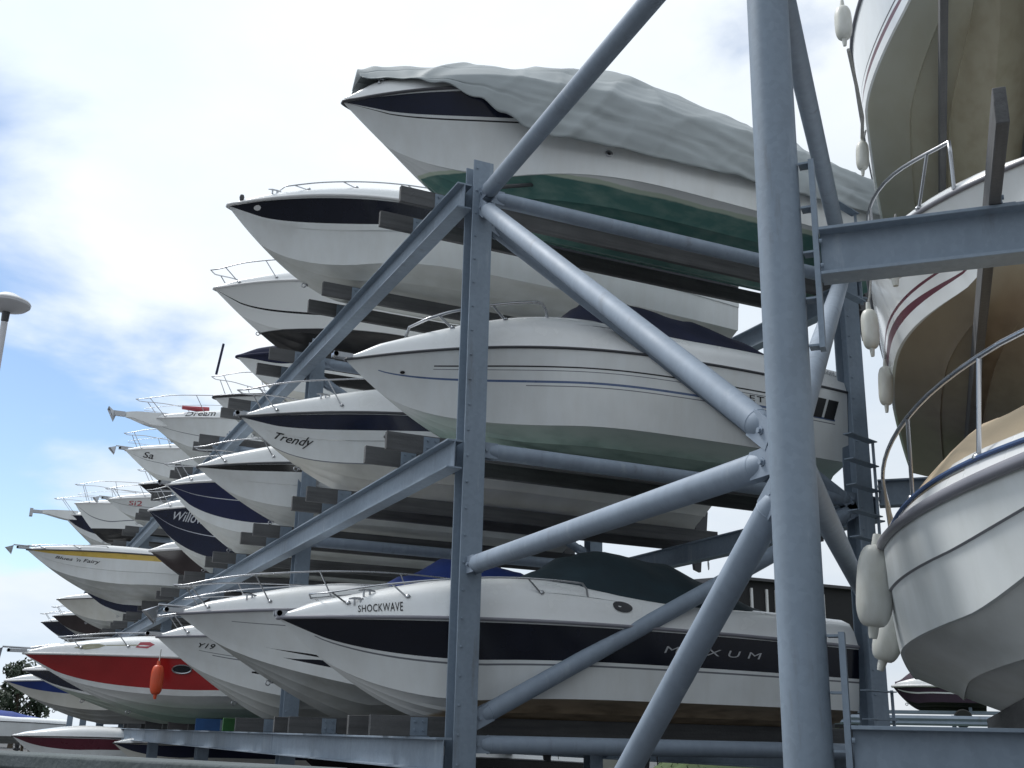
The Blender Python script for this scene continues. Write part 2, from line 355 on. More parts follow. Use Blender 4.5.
# ------------------------------------------------------------------ boats
class Hull:
    def __init__(s, **k):
        s.L = 7.0; s.B = 2.32; s.hb = 1.25; s.hs = 1.15; s.a = .4; s.tb = .55; s.p = 2.4; s.tk = .3; s.q = 1.6
        s.c0 = .3; s.c1 = .34; s.hd = .45; s.td = .34; s.hdr = .75; s.knuckle = None; s.spl = .0
        s.flare = 1.35; s.tc = .07; s.te = .55; s.blunt = False
        for a, b in k.items(): setattr(s, a, b)
    def zs(s, t): return s.hb + (s.hs - s.hb) * t + s.a * t * (1 - t)
    def bg(s, t):
        u = clamp(1 - t / s.tb); return s.B / 2 * (1 - u ** s.p) * (1 - .25 * max(0, t - s.tb) ** 2) + .012
    def zk(s, t): return s.hb * clamp(1 - t / s.tk) ** s.q if t < s.tk else 0.0
    def chine(s, t):
        if s.blunt:                                             # full-bowed hulls whose chine starts at the very front
            zk = s.zk(t); c = s.c0 + (s.c1 - s.c0) * (1 - (1 - t) ** 2); b = .6 + .32 * (1 - (1 - clamp(t / .6)) ** 2)
            return s.bg(t) * b, zk + (s.zs(t) - zk) * c
        q = clamp((t - s.tc) / (s.te - s.tc)); c = s.c1 * (1 - (1 - q) ** 3.2); b = .91 * (1 - (1 - q) ** 2.6)
        zk = s.zk(t); return s.bg(t) * b + .002, zk + (s.zs(t) - zk) * c + .002
    def bottom(s, t, u, dz=0.0):
        yc, zc = s.chine(t); zk = s.zk(t)
        return (yc * u, zk + (zc - zk) * u ** 1.12 + dz)
    def side(s, t, v):
        yc, zc = s.chine(t); yc += .028 * sstep(s.tc + .01, s.tc + .15, t)
        bg, zs = s.bg(t), s.zs(t)
        fl = lerp(s.flare, .8, sstep(0, .6, t))
        y = yc + (bg - yc) * v ** fl
        if s.knuckle and v > s.knuckle: y += .018 * sstep(.02, .15, t) * (1 - (v - s.knuckle) / (1 - s.knuckle))
        return (y, zc + (zs - zc) * v)
    def side_pt(s, t, v, sgn=-1, off=0.0):
        y, z = s.side(t, v); P = Vector((t * s.L, sgn * y, z))
        if off:
            y2, z2 = s.side(t + .004, v); y3, z3 = s.side(t, v + .02)
            a = Vector(((t + .004) * s.L, sgn * y2, z2)) - P; b = Vector((t * s.L, sgn * y3, z3)) - P
            n = a.cross(b).normalized()
            if n.y * sgn < 0: n = -n
            P = P + n * off
        return P
    DK = [(0, 1.0, 0.0), (.12, .985, .10), (.3, .94, .50), (.45, .87, .78), (.62, .74, .94), (.8, .45, 1.06), (1.0, 0.0, 1.1)]
    def hdt(s, t): return s.hd * sstep(-.12, s.td, t) * (1 - (1 - s.hdr) * sstep(s.td + .02, s.td + .3, t)) * sstep(-.02, .06, t) + .02
    def deck(s, t, w):
        f = table([(a, b) for a, b, c in s.DK], w); g = table([(a, c) for a, b, c in s.DK], w)
        return (s.bg(t) * f, s.zs(t) + .012 + s.hdt(t) * g)
    def deck_pt(s, t, w, sgn=-1, off=0.0):
        y, z = s.deck(t, w); P = Vector((t * s.L, sgn * y, z))
        if off:
            y2, z2 = s.deck(t + .004, w); y3, z3 = s.deck(t, w + .03)
            a = Vector(((t + .004) * s.L, sgn * y2, z2)) - P; b = Vector((t * s.L, sgn * y3, z3)) - P
            n = a.cross(b).normalized()
            if n.z < 0: n = -n
            P = P + n * off
        return P

NT = 46
TS = [.0015 + (1 - .0015) * (i / NT) ** 1.55 for i in range(NT + 1)]

def hull_mesh(h, bands, side, bottom, parent, bands_bottom=()):
    """one continuous hull: keel, strakes, chine and side, with its painted stripes"""
    names = []; idx = {}
    def mi(n):
        if n not in idx: idx[n] = len(names); names.append(n)
        return idx[n]
    rows = []                                                   # (function t -> (y, z), kind, v)
    for u, dz in ((0, 0), (.16, 0), (.32, 0), (.335, -.030), (.38, 0.0), (.52, 0), (.64, 0), (.655, -.030), (.70, 0.0), (.86, 0), (1, 0)):
        rows.append((lambda t, u=u, dz=dz: h.bottom(t, u, dz * sstep(h.tc + .02, h.tc + .2, t)), 'b', u))
    cuts = {0.0, .15, .33, .5, .68, .85, 1.0}
    fns = []
    for b in bands: fns += [b[0], b[1]]
    if h.knuckle: cuts |= {h.knuckle, h.knuckle + .012}
    fl = [(lambda t, v=v: v) for v in sorted(cuts)]
    const = sorted([(c, lambda t, c=c: c) for c in cuts] + [(f(.5), f) for f in fns], key=lambda q: q[0])
    last = -1
    for v, f in const:
        if v - last < .004: continue
        rows.append((lambda t, f=f: h.side(t, clamp(f(t))), 's', f)); last = v
    m = MB(); n = len(rows)
    for sg in (-1, 1):
        o = len(m.v)
        for t in TS:
            for f, k, v in rows:
                y, z = f(t); m.v.append(Vector((t * h.L, sg * y, z)))
        for i in range(NT):
            tc = (TS[i] + TS[i + 1]) / 2
            for j in range(n - 1):
                k1, k2 = rows[j][1], rows[j + 1][1]
                if k1 == 'b':
                    name = bottom if k2 == 'b' else side
                    if k2 == 'b':
                        for u0, u1, nm, t0, t1 in bands_bottom:
                            if u0 - .001 <= rows[j][2] < u1 and t0 <= tc <= t1: name = nm
                else:
                    name = side; vc = (rows[j][2](tc) + rows[j + 1][2](tc)) / 2
                    for b in bands:
                        if b[0](tc) <= vc <= b[1](tc) and b[3] <= tc <= b[4]: name = b[2]
                a = o + i * n + j; q = (a, a + n, a + n + 1, a + 1)
                m.face(q if sg < 0 else q[::-1], mi(name))
    N1 = len(TS) * n
    e1 = [NT * n + j for j in range(n)]; e2 = [N1 + NT * n + j for j in range(n)]
    m.face(e1 + e2[::-1], mi(side))                             # transom
    o = m.build('hull', [X[q] for q in names], parent, 30)
    return o

def band(v0, v1, mat, t0=0.0, t1=1.0):
    f0 = v0 if callable(v0) else (lambda t, v=v0: v); f1 = v1 if callable(v1) else (lambda t, v=v1: v)
    return (f0, f1, mat, t0, t1)

def deck_mesh(h, mat, parent, aft=1.0):
    ws = [0, .06, .12, .21, .3, .38, .45, .54, .62, .72, .8, .9, 1.0]
    full = [(-1, w) for w in ws] + [(1, w) for w in ws[-2::-1]]
    m = MB(); n = len(full)
    for t in TS:
        for sg, w in full:
            y, z = h.deck(t, w); m.v.append(Vector((t * h.L, sg * y, z)))
    for i in range(NT):
        for j in range(n - 1):
            a = i * n + j; m.face((a, a + n, a + n + 1, a + 1))
    m.face([NT * n + j for j in range(n)])
    m.face([j for j in range(n)][::-1])
    return m.build('deck', mat, parent, 40)

def rub_rail(h, mat, parent, r=.022):
    pts = []
    for sg in (1, -1):
        row = []
        for t in TS:
            row.append(Vector((t * h.L - (.015 if t < .01 else 0), sg * (h.bg(t) + r * .35), h.zs(t) + .004)))
        pts += row[::-1] if sg > 0 else row
    m = MB(); m.tube(pts, r, 7); return m.build('rub_rail', mat, parent, 60)

def bow_rail(h, parent, t1=.45, ht=.36, w=.2, t0=.015, posts=4, split=False, mid=False, r=.0115, rake=.05, fwd=.1):
    m = MB(); n = 22
    def prof(s): return ht * (sstep(-.25, .35, s))
    lines = {}
    for sg in (-1, 1):
        P = []
        for i in range(n + 1):
            s = i / n; t = lerp(t0, t1, s ** 1.25); b = h.deck_pt(t, w, sg)
            hh = ht * lerp(.86, 1.0, sstep(0, .3, s)) * (1 - .1 * s)
            P.append(b + Vector((-fwd * (1 - s) ** 2, sg * .03, hh)))
        e = h.deck_pt(t1, w, sg)
        q = h.deck_pt(min(1, t1 + .006), w, sg)
        P += [lerp_v(P[-1], e + Vector((.10, 0, 0)), .12) + Vector((.05, 0, .015)), e + Vector((.13, 0, ht * .55)), e + Vector((.15, 0, 0))]
        lines[sg] = P
    if split:
        for sg in (-1, 1):
            b = h.deck_pt(t0 + .004, w, sg); P = lines[sg]
            m.tube([b, P[0] + Vector((-.03, 0, -.12)), P[0]] + P[1:], r, 7)
    else:
        front = lines[1][0] + Vector((-.10, -abs(lines[1][0].y), .01)); front.y = 0
        m.tube(lines[1][::-1] + [front] + lines[-1], r, 7)
    for sg in (-1, 1):
        for k in range(posts):
            s = (k + .35) / posts; i = int(s * n); t = lerp(t0, t1, (i / n) ** 1.25)
            m.tube([h.deck_pt(t + rake * .5, w, sg) - Vector((0, 0, .01)), lines[sg][i]], r * .85, 6)
            m.lathe([(.032, 0), (.032, .012), (.018, .03)], h.deck_pt(t + rake * .5, w, sg), 8)
        if mid:
            m.tube([lerp_v(h.deck_pt(lerp(t0, t1, (i / n) ** 1.25), w, sg), lines[sg][i], .5) for i in range(0, n - 1)], r * .6, 6)
    return m.build('bow_rail', X['chrome'], parent, 60)

def lerp_v(a, b, t): return a + (b - a) * t

def cover(h, parent, mat, peaks, w=.42, t0=.36, t1=.96, name='cockpit_cover', wr=.02, pw=1.7, drop=.03, seed=0):
    """fitted canvas stretched over the cockpit from edge to edge"""
    ts = [lerp(t0, t1, i / 34) for i in range(35)]; ns = 24; m = MB()
    for t in ts:
        y, z = h.deck(t, w); e = y + .02
        H = table_s(peaks, t)
        for k in range(ns + 1):
            s = -1 + 2 * k / ns
            p = Vector((t * h.L, s * e, z - drop + (H + drop) * (1 - abs(s) ** pw)))
            nz = noise.noise(Vector((p.x * 1.8 + seed, p.y * 2.6, p.z * 2))) + .5 * noise.noise(Vector((p.x * 5 + seed, p.y * 4, p.z * 4)))
            p.z += nz * wr * (1 - abs(s) ** 6)
            for c in (.30, .62): p.z += .022 * math.exp(-(((t - t0) / (t1 - t0) - c) / .022) ** 2) * (1 - abs(s) ** 4)   # hoops pushing the cloth up
            m.v.append(p)
    n = ns + 1
    for i in range(34):
        for k in range(ns):
            a = i * n + k; m.face((a, a + n, a + n + 1, a + 1))
    m.face([34 * n + k for k in range(n)]); m.face(list(range(n))[::-1])
    return m.build(name, mat, parent, 50)

def text_mesh(body, shear=0.0, space=1.0, bold=.008):
    cu = bpy.data.curves.new('lettering', 'FONT'); cu.body = body; cu.shear = shear; cu.space_character = space; cu.resolution_u = 3; cu.offset = bold
    ob = bpy.data.objects.new('lettering', cu); COL.objects.link(ob)
    dg = bpy.context.evaluated_depsgraph_get(); me = ob.evaluated_get(dg).to_mesh()
    vs = [v.co.copy() for v in me.vertices]; fs = [tuple(p.vertices) for p in me.polygons]
    ob.evaluated_get(dg).to_mesh_clear(); bpy.data.objects.remove(ob); bpy.data.curves.remove(cu)
    return vs, fs

def lettering(h, parent, body, t0, t1, v0, v1, mat='ink', where='side', shear=0.0, sgn=-1, space=1.0, name='name_lettering', bold=.008):
    """letters laid on the curved hull or deck side; x runs along t, y runs along v"""
    vs, fs = text_mesh(body, shear, space, bold)
    x0 = min(v.x for v in vs); x1 = max(v.x for v in vs); y0 = min(v.y for v in vs); y1 = max(v.y for v in vs)
    m = MB(); f = h.side_pt if where == 'side' else h.deck_pt
    P = []
    for v in vs:
        a = (v.x - x0) / (x1 - x0); b = (v.y - y0) / (y1 - y0)
        if sgn > 0: a = 1 - a
        P.append(f(lerp(t0, t1, a), lerp(v0, v1, b), sgn, .006))
    m.add(P, fs); return m.build(name, X[mat], parent, 0)

def patch(h, parent, pts, mat, where='side', sgn=-1, name='graphic', off=.006):
    f = h.side_pt if where == 'side' else h.deck_pt
    m = MB(); m.add([f(t, v, sgn, off) for t, v in pts], [tuple(range(len(pts)))]); return m.build(name, X[mat], parent, 0)

def ellipse_on(h, parent, t, v, dt, dv, mat, where='side', sgn=-1, name='porthole', ring=None, n=20):
    f = h.side_pt if where == 'side' else h.deck_pt
    P = lambda k, s, off: f(t + dt * s * math.cos(2 * math.pi * k / n), v + dv * s * math.sin(2 * math.pi * k / n), sgn, off)
    m = MB(); m.add([P(k, 1, .008) for k in range(n)], [tuple(range(n))])
    o = m.build(name, X[mat], parent, 0)
    if ring:
        r = MB(); r.tube([P(k, 1.02, .012) for k in range(n)], .014, 6, closed=True); r.build('rim', X[ring], o)
    return o

def cleat(h, parent, t, w, sgn=-1):
    p = h.deck_pt(t, w, sgn); m = MB()
    m.tube([p + Vector((-.10, 0, .05)), p + Vector((-.04, 0, .06)), p + Vector((.04, 0, .06)), p + Vector((.10, 0, .05))], [.008, .014, .014, .008], 7)
    for dx in (-.035, .035): m.tube([p + Vector((dx, 0, -.01)), p + Vector((dx, 0, .06))], .013, 7)
    m.build('cleat', X['chrome'], parent)

def bow_eye(h, parent, t):
    z = h.zk(t); x = t * h.L; m = MB(); c = Vector((x - .035, 0, z - .02))
    m.tube([c + Vector((math.cos(a) * .032 - .006, 0, math.sin(a) * .032)) for a in [2 * math.pi * k / 12 for k in range(12)]], .009, 6, closed=True)
    m.lathe([(.028, 0), (.028, .012)], Vector((x + .01, 0, z)), 10, (-.7, 0, -.7)); m.build('bow_eye', X['chrome'], parent)

def outdrive(h, parent):
    x = h.L; m = MB()
    def ex(prof, y0, y1):
        n = len(prof)
        m.add([Vector((x + a, y, b)) for y in (y0, y1) for a, b in prof], [(i, (i + 1) % n, n + (i + 1) % n, n + i) for i in range(n)] + [tuple(range(n))[::-1], tuple(range(n, 2 * n))])
    ex([(-.02, .62), (-.02, .25), (.16, .18), (.18, .60)], -.17, .17)
    ex([(.10, .62), (.08, .1), (.16, -.12), (.34, -.12), (.42, .1), (.46, .5), (.36, .66)], -.085, .085)
    ex([(.02, -.06), (.02, -.085), (.62, -.085), (.62, -.06)], -.15, .15)
    ex([(.14, -.1), (.20, -.5), (.32, -.54), (.36, -.1)], -.035, .035)
    m.tube([(x + .06, 0, -.28), (x + .14, 0, -.28), (x + .42, 0, -.28), (x + .52, 0, -.28)], [.02, .065, .065, .045], 12)
    o = m.build('outdrive', X['darksteel'], parent)
    p = MB()
    for k in range(3):
        a = 2 * math.pi * k / 3 + .4; c = Vector((x + .48, 0, -.28)); r = Vector((0, math.cos(a), math.sin(a))); tng = Vector((.5, -math.sin(a), math.cos(a))).normalized()
        q = [c + r * .03 - tng * .03, c + r * .12 - tng * .085, c + r * .2 - tng * .04, c + r * .2 + tng * .05, c + r * .1 + tng * .075, c + r * .03 + tng * .03]
        th = Vector((.012, 0, 0)); p.add(q + [w + th for w in q], [(0, 1, 2, 3, 4, 5), (11, 10, 9, 8, 7, 6)] + [(i, (i + 1) % 6, 6 + (i + 1) % 6, 6 + i) for i in range(6)])
    p.build('propeller', X['darksteel'], o)

def anchor_roller(h, parent, anchor=True, ln=.32):
    z = h.zs(0) + .03; m = MB()
    for sy in (-.07, .07): m.box((-ln / 2 + .10, sy * .7, z + .02), (ln * .8, .012, .06))
    m.tube([(-ln + .16, -.055, z + .02), (-ln + .16, .055, z + .02)], .032, 10)
    o = m.build('anchor_roller', X['chrome'], parent)
    if anchor:
        a = MB(); a.tube([(.35, 0, z + .07), (-ln + .05, 0, z + .08)], .018, 7)
        a.add([Vector(p) for p in ((-ln - .12, -.17, z - .02), (-ln + .03, -.10, z - .18), (-ln + .06, 0, z + .07), (-ln - .16, 0, z - .01), (-ln - .12, .17, z - .02), (-ln + .03, .10, z - .18))],
              [(0, 1, 2, 3), (3, 2, 5, 4), (1, 0, 3, 2), (2, 3, 4, 5)])
        a.build('anchor', X['chrome'], parent)

def pulpit(h, parent, ln=.75, wd=.42):
    """flat moulded platform carried out past the stem"""
    z = h.zs(0) + .02; m = MB(); out = []
    for i in range(9):
        s = i / 8; x = -ln + s * (ln + .55); y = wd / 2 * math.sin(min(1, s * 2.2 + .12) * math.pi / 2); out.append((x, y))
    top = [Vector((x, y, z + .10 + .05 * (x + ln))) for x, y in out] + [Vector((x, -y, z + .10 + .05 * (x + ln))) for x, y in out[::-1]]
    bot = [Vector((x, y * .8, z - .03 - .16 * sstep(-ln, .3, x))) for x, y in out] + [Vector((x, -y * .8, z - .03 - .16 * sstep(-ln, .3, x))) for x, y in out[::-1]]
    n = len(top); m.add(top + bot, [tuple(range(n))[::-1], tuple(range(n, 2 * n))] + [(i, (i + 1) % n, n + (i + 1) % n, n + i) for i in range(n)])
    m.build('pulpit', X['deck'], parent, 40)

def windscreen(h, parent, t=.40, ht=.42, w=.5):
    m = MB(); P = []
    for k in range(15):
        s = -1 + 2 * k / 14; tt = t + .10 * abs(s) ** 2.2
        y, z = h.deck(tt, w); yy = s * y; zz = h.deck(tt, lerp(1, w, abs(s)))[1]
        a = Vector((tt * h.L, yy, zz)); b = a + Vector((.34, -s * .06, ht)); P += [a, b]
    m.add(P, [(2 * k, 2 * k + 2, 2 * k + 3, 2 * k + 1) for k in range(14)])
    o = m.build('windscreen', X['glass'], parent, 60)
    r = MB(); r.tube([P[2 * k + 1] for k in range(15)], .016, 6); r.build('frame', X['chrome'], o)

UPZ = .12
BOATS = 'motor boats stored in the rack'
def boat(label, loc, h, side='white', bottom='botwhite', bands=(), deck='deck', rub='rub', rz=0.0, group=BOATS, drive=True, eye=.16, rubr=.022, bands_bottom=(), name='motor_boat', cat='boat'):
    r = empty(name, loc, rz); tag(r, label, cat, group)
    hull_mesh(h, list(bands), side, bottom, r, bands_bottom)
    deck_mesh(h, X[deck], r)
    rub_rail(h, X[rub], r, rubr)
    if eye: bow_eye(h, r, eye)
    if drive: outdrive(h, r)
    return r

SL = [1.14, 4.69, 8.22, 11.75, 15.1, 18.6, 22.1, 25.6, 29.1, 32.6, 36.1, 39.6, 43.1, 46.6]
def at(slot, tier, x0): return (x0, SL[slot], tier * S + UPZ)

# ---- tier one
h = Hull(L=7.26, B=2.349, hb=1.109, hs=1.093, a=.178, tb=.558, p=2.514, tk=.302, q=1.739, c0=.3, c1=.282, hd=.50, td=.36, hdr=.72)
b = boat('white and black speedboat lettered SHOCKWAVE under a dark green cockpit cover', at(0, 0, -1.772), h, bands=[band(.50, .965, 'midnight'), band(.43, .455, 'greyline', .06)], bottom='wl_brown', rub='rubgrey', eye=.0)
lettering(h, b, 'SHOCKWAVE', .106, .168, .155, .29, where='deck', space=1.1)
lettering(h, b, 'MAXUM', .592, .786, .68, .775, 'silverink', space=1.7, bold=0, name='maker_lettering', shear=.2)
cover(h, b, X['greencloth'], [(.375, .05), (.43, .36), (.49, .60), (.56, .76), (.67, .71), (.77, .51), (.84, .27), (.885, .05)], t0=.37, t1=.885, w=.40, seed=3)
bow_rail(h, b, t1=.44, ht=.17, w=.36, posts=4, t0=.06, fwd=0)
cleat(h, b, .105, .33); cleat(h, b, .12, .55)
ellipse_on(h, b, .52, .30, .018, .07, 'darksteel', 'deck', name='vent')
patch(h, b, [(.72, .985), (.85, 1.0), (.98, .985), (.85, .97)], 'midnight', name='graphic')
anchor_roller(h, b, False, .16)

h = Hull(L=7.2, B=2.326, hb=1.413, hs=1.345, a=.60, tb=.576, p=2.427, tk=.366, q=1.25, c0=.36, c1=.34, hd=.38, td=.34)
b = boat('white cruiser with two thin black side flashes beside the SHOCKWAVE boat', at(1, 0, -2.327), h, bottom='botgrey', rub='rubgrey', bands=[band(lambda t: .17, lambda t: .171 + .085 * sstep(.19, .27, t), 'midnight', .19, .7), band(lambda t: .285, lambda t: .286 + .03 * sstep(.16, .24, t), 'black', .16, .7), band(.72, .735, 'greyline', .1)], eye=.19)
cover(h, b, X['bluecloth'], [(.38, .05), (.45, .36), (.55, .72), (.66, .70), (.9, .2)], t0=.375, t1=.92, seed=5)
bow_rail(h, b, t1=.50, ht=.40, w=.25, posts=4, mid=True)
cleat(h, b, .12, .4); anchor_roller(h, b, True)

h = Hull(L=7.0, B=2.307, hb=1.347, hs=1.2, a=.45, tb=.594, p=2.337, tk=.31, q=1.284, c0=.4, c1=.36, hd=.40)
b = boat('plain white boat lettered Y19 with a black dart low on its bow', at(2, 0, -2.089), h, bottom='botwhite', rub='rubgrey', bands=[band(lambda t: .30, lambda t: .301 + .09 * sstep(.19, .26, t), 'black', .19, .4), band(.50, .52, 'greyline', .12, .4), band(.56, .575, 'greyline', .1, .4)], eye=.2)
lettering(h, b, 'Y19', .092, .128, .66, .80, 'ink', shear=.3)
bow_rail(h, b, t1=.5, ht=.36, posts=3)
anchor_roller(h, b, False)

h = Hull(L=8.4, B=2.35, hb=1.178, hs=1.08, a=.15, tb=.58, p=2.3, tk=.366, q=1.653, c0=.38, c1=.44, hd=.36, td=.3)
b = boat('white speedboat with a broad dark red side band and pale green bottom', at(3, 0, -3.968), h, bands=[band(lambda t: .16, .97, 'red'), band(.10, .16, 'white')], side='white', bottom='wl_red', rub='rubwhite', eye=.24)
ellipse_on(h, b, .327, .70, .020, .11, 'glass', name='porthole', ring='chrome')
bow_rail(h, b, t1=.52, ht=.26, w=.28, posts=4, split=False, fwd=0.0, t0=.08)
patch(h, b, [(.10, .30), (.125, .42), (.15, .40), (.165, .33), (.15, .26), (.125, .22)], 'goldink', 'deck')
patch(h, b, [(.165, .32), (.23, .30), (.23, .33), (.165, .35)], 'goldink', 'deck')
patch(h, b, [(.225, .26), (.235, .40), (.255, .40), (.265, .33), (.25, .24)], 'redink', 'deck')
anchor_roller(h, b, True, .42)

h = Hull(L=8.0, B=2.3, hb=1.02, hs=1.0, a=.2, tb=.58, p=2.3, tk=.38, q=1.5, c0=.45, c1=.4, hd=.3)
b = boat('low white boat with dark blue topsides just beyond the red banded boat', at(4, 0, -3.8), h, bands=[band(.1, .97, 'navy')], bottom='botpale', rub='rubwhite')
bow_rail(h, b, t1=.4, ht=.5, posts=3)
h = Hull(L=7.6, B=2.3, hb=.9, hs=1.0, a=.2, c0=.4, hd=.3)
b = boat('cream boat under a blue fitted cover low down beyond the dark blue one', at(5, 0, -4.05), h, side='cream', bottom='botgrey', rub='rubwhite', bands=[band(.5, .99, 'bluecloth')])
cover(h, b, X['bluecloth'], [(.02, .05), (.2, .25), (.5, .35), (.9, .1)], t0=.03, t1=.95, w=.1, seed=8)
for k, (sl, x0) in enumerate(((6, -2.2), (7, -1.6), (8, -2.4), (10, -2.0))):
    h = Hull(L=7, hb=1.15, hs=1.1, hd=.3)
    boat(['white boat with a black stripe deep in the bottom tier', 'grey bottomed white boat deep in the bottom tier', 'cream boat on the bottom tier behind the blue covered boat', 'farthest small white boat of the bottom tier'][k], at(sl, 0, x0), h, side=['white', 'white', 'cream', 'white'][k], bottom=['botgrey', 'botwhite', 'botgrey', 'botwhite'][k], bands=[band(.55, .95, 'black')] if k == 0 else [])

# ---- tier two
h = Hull(L=6.845, B=2.24, hb=1.031, hs=1.349, a=.582, tb=.549, p=2.288, tk=.372, q=2.1, c0=.33, c1=.27, hd=.50, td=.36, hdr=.8)
b = boat('white sports boat with fine blue pinstripes under a navy cockpit cover', at(0, 1, -1.204), h, bottom='wl_pale', rub='rub', rubr=.018,
         bands=[band(.745, .765, 'ink', .145, .95), band(.70, .71, 'greyline', .145, .95), band(.545, .575, 'blueline', .05, .97), band(.50, .512, 'greyline', .3, .97)], eye=.2)
cover(h, b, X['navycloth'], [(.395, .05), (.45, .56), (.49, .78), (.58, .75), (.72, .66), (.80, .54), (.86, .32), (.90, .05)], t0=.39, t1=.90, w=.42, seed=12)
bow_rail(h, b, t1=.32, ht=.22, w=.55, posts=2, t0=.13, fwd=0, r=.02)
lettering(h, b, 'SELETOR', .70, .84, .61, .69, 'ink', name='maker_lettering', space=1.2)
lettering(h, b, 'Claremont', .915, .985, .30, .46, 'greyline', 'deck', shear=.35)
lettering(h, b, '////////', .655, .70, .58, .66, 'ink', 'deck', name='graphic')
for q in (.905, .937): patch(h, b, [(q, .56), (q + .026, .56), (q + .040, .84), (q + .014, .84)], 'ink')
patch(h, b, [(.60, .52), (.72, .50), (.72, .53), (.60, .55)], 'ink', 'deck')
ellipse_on(h, b, .095, .62, .004, .03, 'black', name='drain')
anchor_roller(h, b, False, .30)
h2 = h

h = Hull(L=7.7, B=2.307, hb=1.111, hs=1.14, a=.531, tb=.536, p=2.356, tk=.319, tc=.064, te=.5, q=1.9, c0=.3, c1=.45, hd=.50, td=.36, knuckle=.45)
b = boat('white boat with a dark blue band under the rail lettered Trendy', at(1, 1, -1.734), h, bands=[band(.66, .97, 'navy'), band(.0, .02, 'greyline')], bottom='cream', rub='rub', eye=.12)
lettering(h, b, 'Trendy', .066, .135, .22, .48, 'ink', shear=.45)
bow_rail(h, b, t1=.42, ht=.42, w=.2, posts=3); cleat(h, b, .14, .45); anchor_roller(h, b, False, .22)
ellipse_on(h, b, .26, .55, .005, .035, 'darksteel', name='drain', ring='chrome')

h = Hull(L=7, B=2.335, hb=1.07, hs=1.103, a=.42, tb=.541, p=2.622, tk=.336, q=1.609, c0=.4, c1=.36, hd=.5, knuckle=.5)
b = boat('white boat with only a thin black rail line below the Trendy boat', at(2, 1, -1.735), h, bands=[band(.80, .97, 'black')], bottom='botwhite', rub='rub', eye=.2)
bow_rail(h, b, t1=.4, ht=.36, posts=3)

h = Hull(L=7, B=2.369, hb=1.415, hs=1.311, a=.74, tb=.525, p=2.642, tk=.277, q=1.431, c0=.42, c1=.36, hd=.42)
b = boat('tall boat with royal blue upper sides over a white lower hull', at(3, 1, -1.753), h, bands=[band(.22, .97, 'royal'), band(.60, .615, 'whiteink')], bottom='botwhite', rub='rubwhite', eye=.2)
bow_rail(h, b, t1=.42, ht=.45, posts=3); anchor_roller(h, b, False)

h = Hull(L=7, B=2.376, hb=1.456, hs=1.382, a=.8, tb=.516, p=2.671, tk=.289, q=1.6, c0=.2, c1=.26, hd=.42)
b = boat('all dark blue boat with pale Willow lettering on its bow', at(4, 1, -1.656), h, side='navy', bands=[band(.40, .415, 'whiteink')], bottom='botwhite', rub='rubwhite', eye=.2)
lettering(h, b, 'Willow', .075, .17, .62, .88, 'whiteink', shear=.3)
bow_rail(h, b, t1=.42, ht=.5, posts=3, mid=True)

h = Hull(L=7, hb=1.05, hs=1.1, a=.5, c0=.15, c1=.2, hd=.45)
b = boat('dark brown hulled boat with a white deck edge beside the yellow striped boat', at(5, 1, -1.1), h, side='brownhull', bottom='botblack', rub='rubwhite', rubr=.035)

h = Hull(L=7.4, B=2.296, hb=1.311, hs=1.144, a=.194, tb=.617, p=2.167, tk=.368, q=1.6, c0=.36, c1=.38, hd=.20, td=.3, knuckle=.4)
b = boat("cream white boat with a yellow rail band lettered Blues 'n Fairy", at(6, 1, -3.918), h, bands=[band(.80, .985, 'yellow')], bottom='botgrey', rub='rub', eye=0)
lettering(h, b, "Blues 'n Fairy", .10, .255, .55, .72, 'ink', shear=.3)
bow_rail(h, b, t1=.26, ht=.10, posts=2, fwd=0); anchor_roller(h, b, True, .4)
for k, (sl, x0, sd, bo) in enumerate(((7, -1.3, 'white', 'botgrey'), (8, -1.7, 'navy', 'botwhite'), (9, -2.4, 'cream', 'botwhite'), (11, -2.1, 'brownhull', 'botgrey'), (12, -2.35, 'navy', 'botgrey'))):
    h = Hull(L=7, hb=1.05 if k > 1 else 1.0, hs=1.1, hd=.3)
    b = boat(['white boat half hidden behind the yellow striped hull', 'dark blue boat half hidden behind the yellow striped hull', 'cream boat showing under the yellow striped bow', 'tiny dark boat at the far end under the yellow striped bow', 'farthest dark blue bow with a thin rail, above the red banded boat'][k], at(sl, 1, x0), h, side=sd, bottom=bo)
    if k in (3, 4): bow_rail(h, b, t1=.35, ht=.4, posts=3)

# ---- tier three
h = Hull(L=8.3, B=2.435, hb=1.322, hs=1.4, a=.95, tb=.509, p=2.874, tk=.257, q=1.35, c0=.25, c1=.36, hd=.26, td=.06, hdr=.15)
H3 = h
b = boat('largest white boat with a navy bow band and green bottom under a grey tarpaulin', at(0, 2, -1.482), h, bands=[band(lambda t: lerp(.66, .70, t), .965, 'navy'), band(lambda t: lerp(.60, .66, t), lambda t: lerp(.62, .675, t), 'ink')], bottom='wl_green', rub='rub', eye=.17)
cleat(h, b, .05, .4)
ellipse_on(h, b, .40, .30, .0045, .03, 'darksteel', name='drain', ring='chrome')
TARP_LOC = at(0, 2, -1.482)

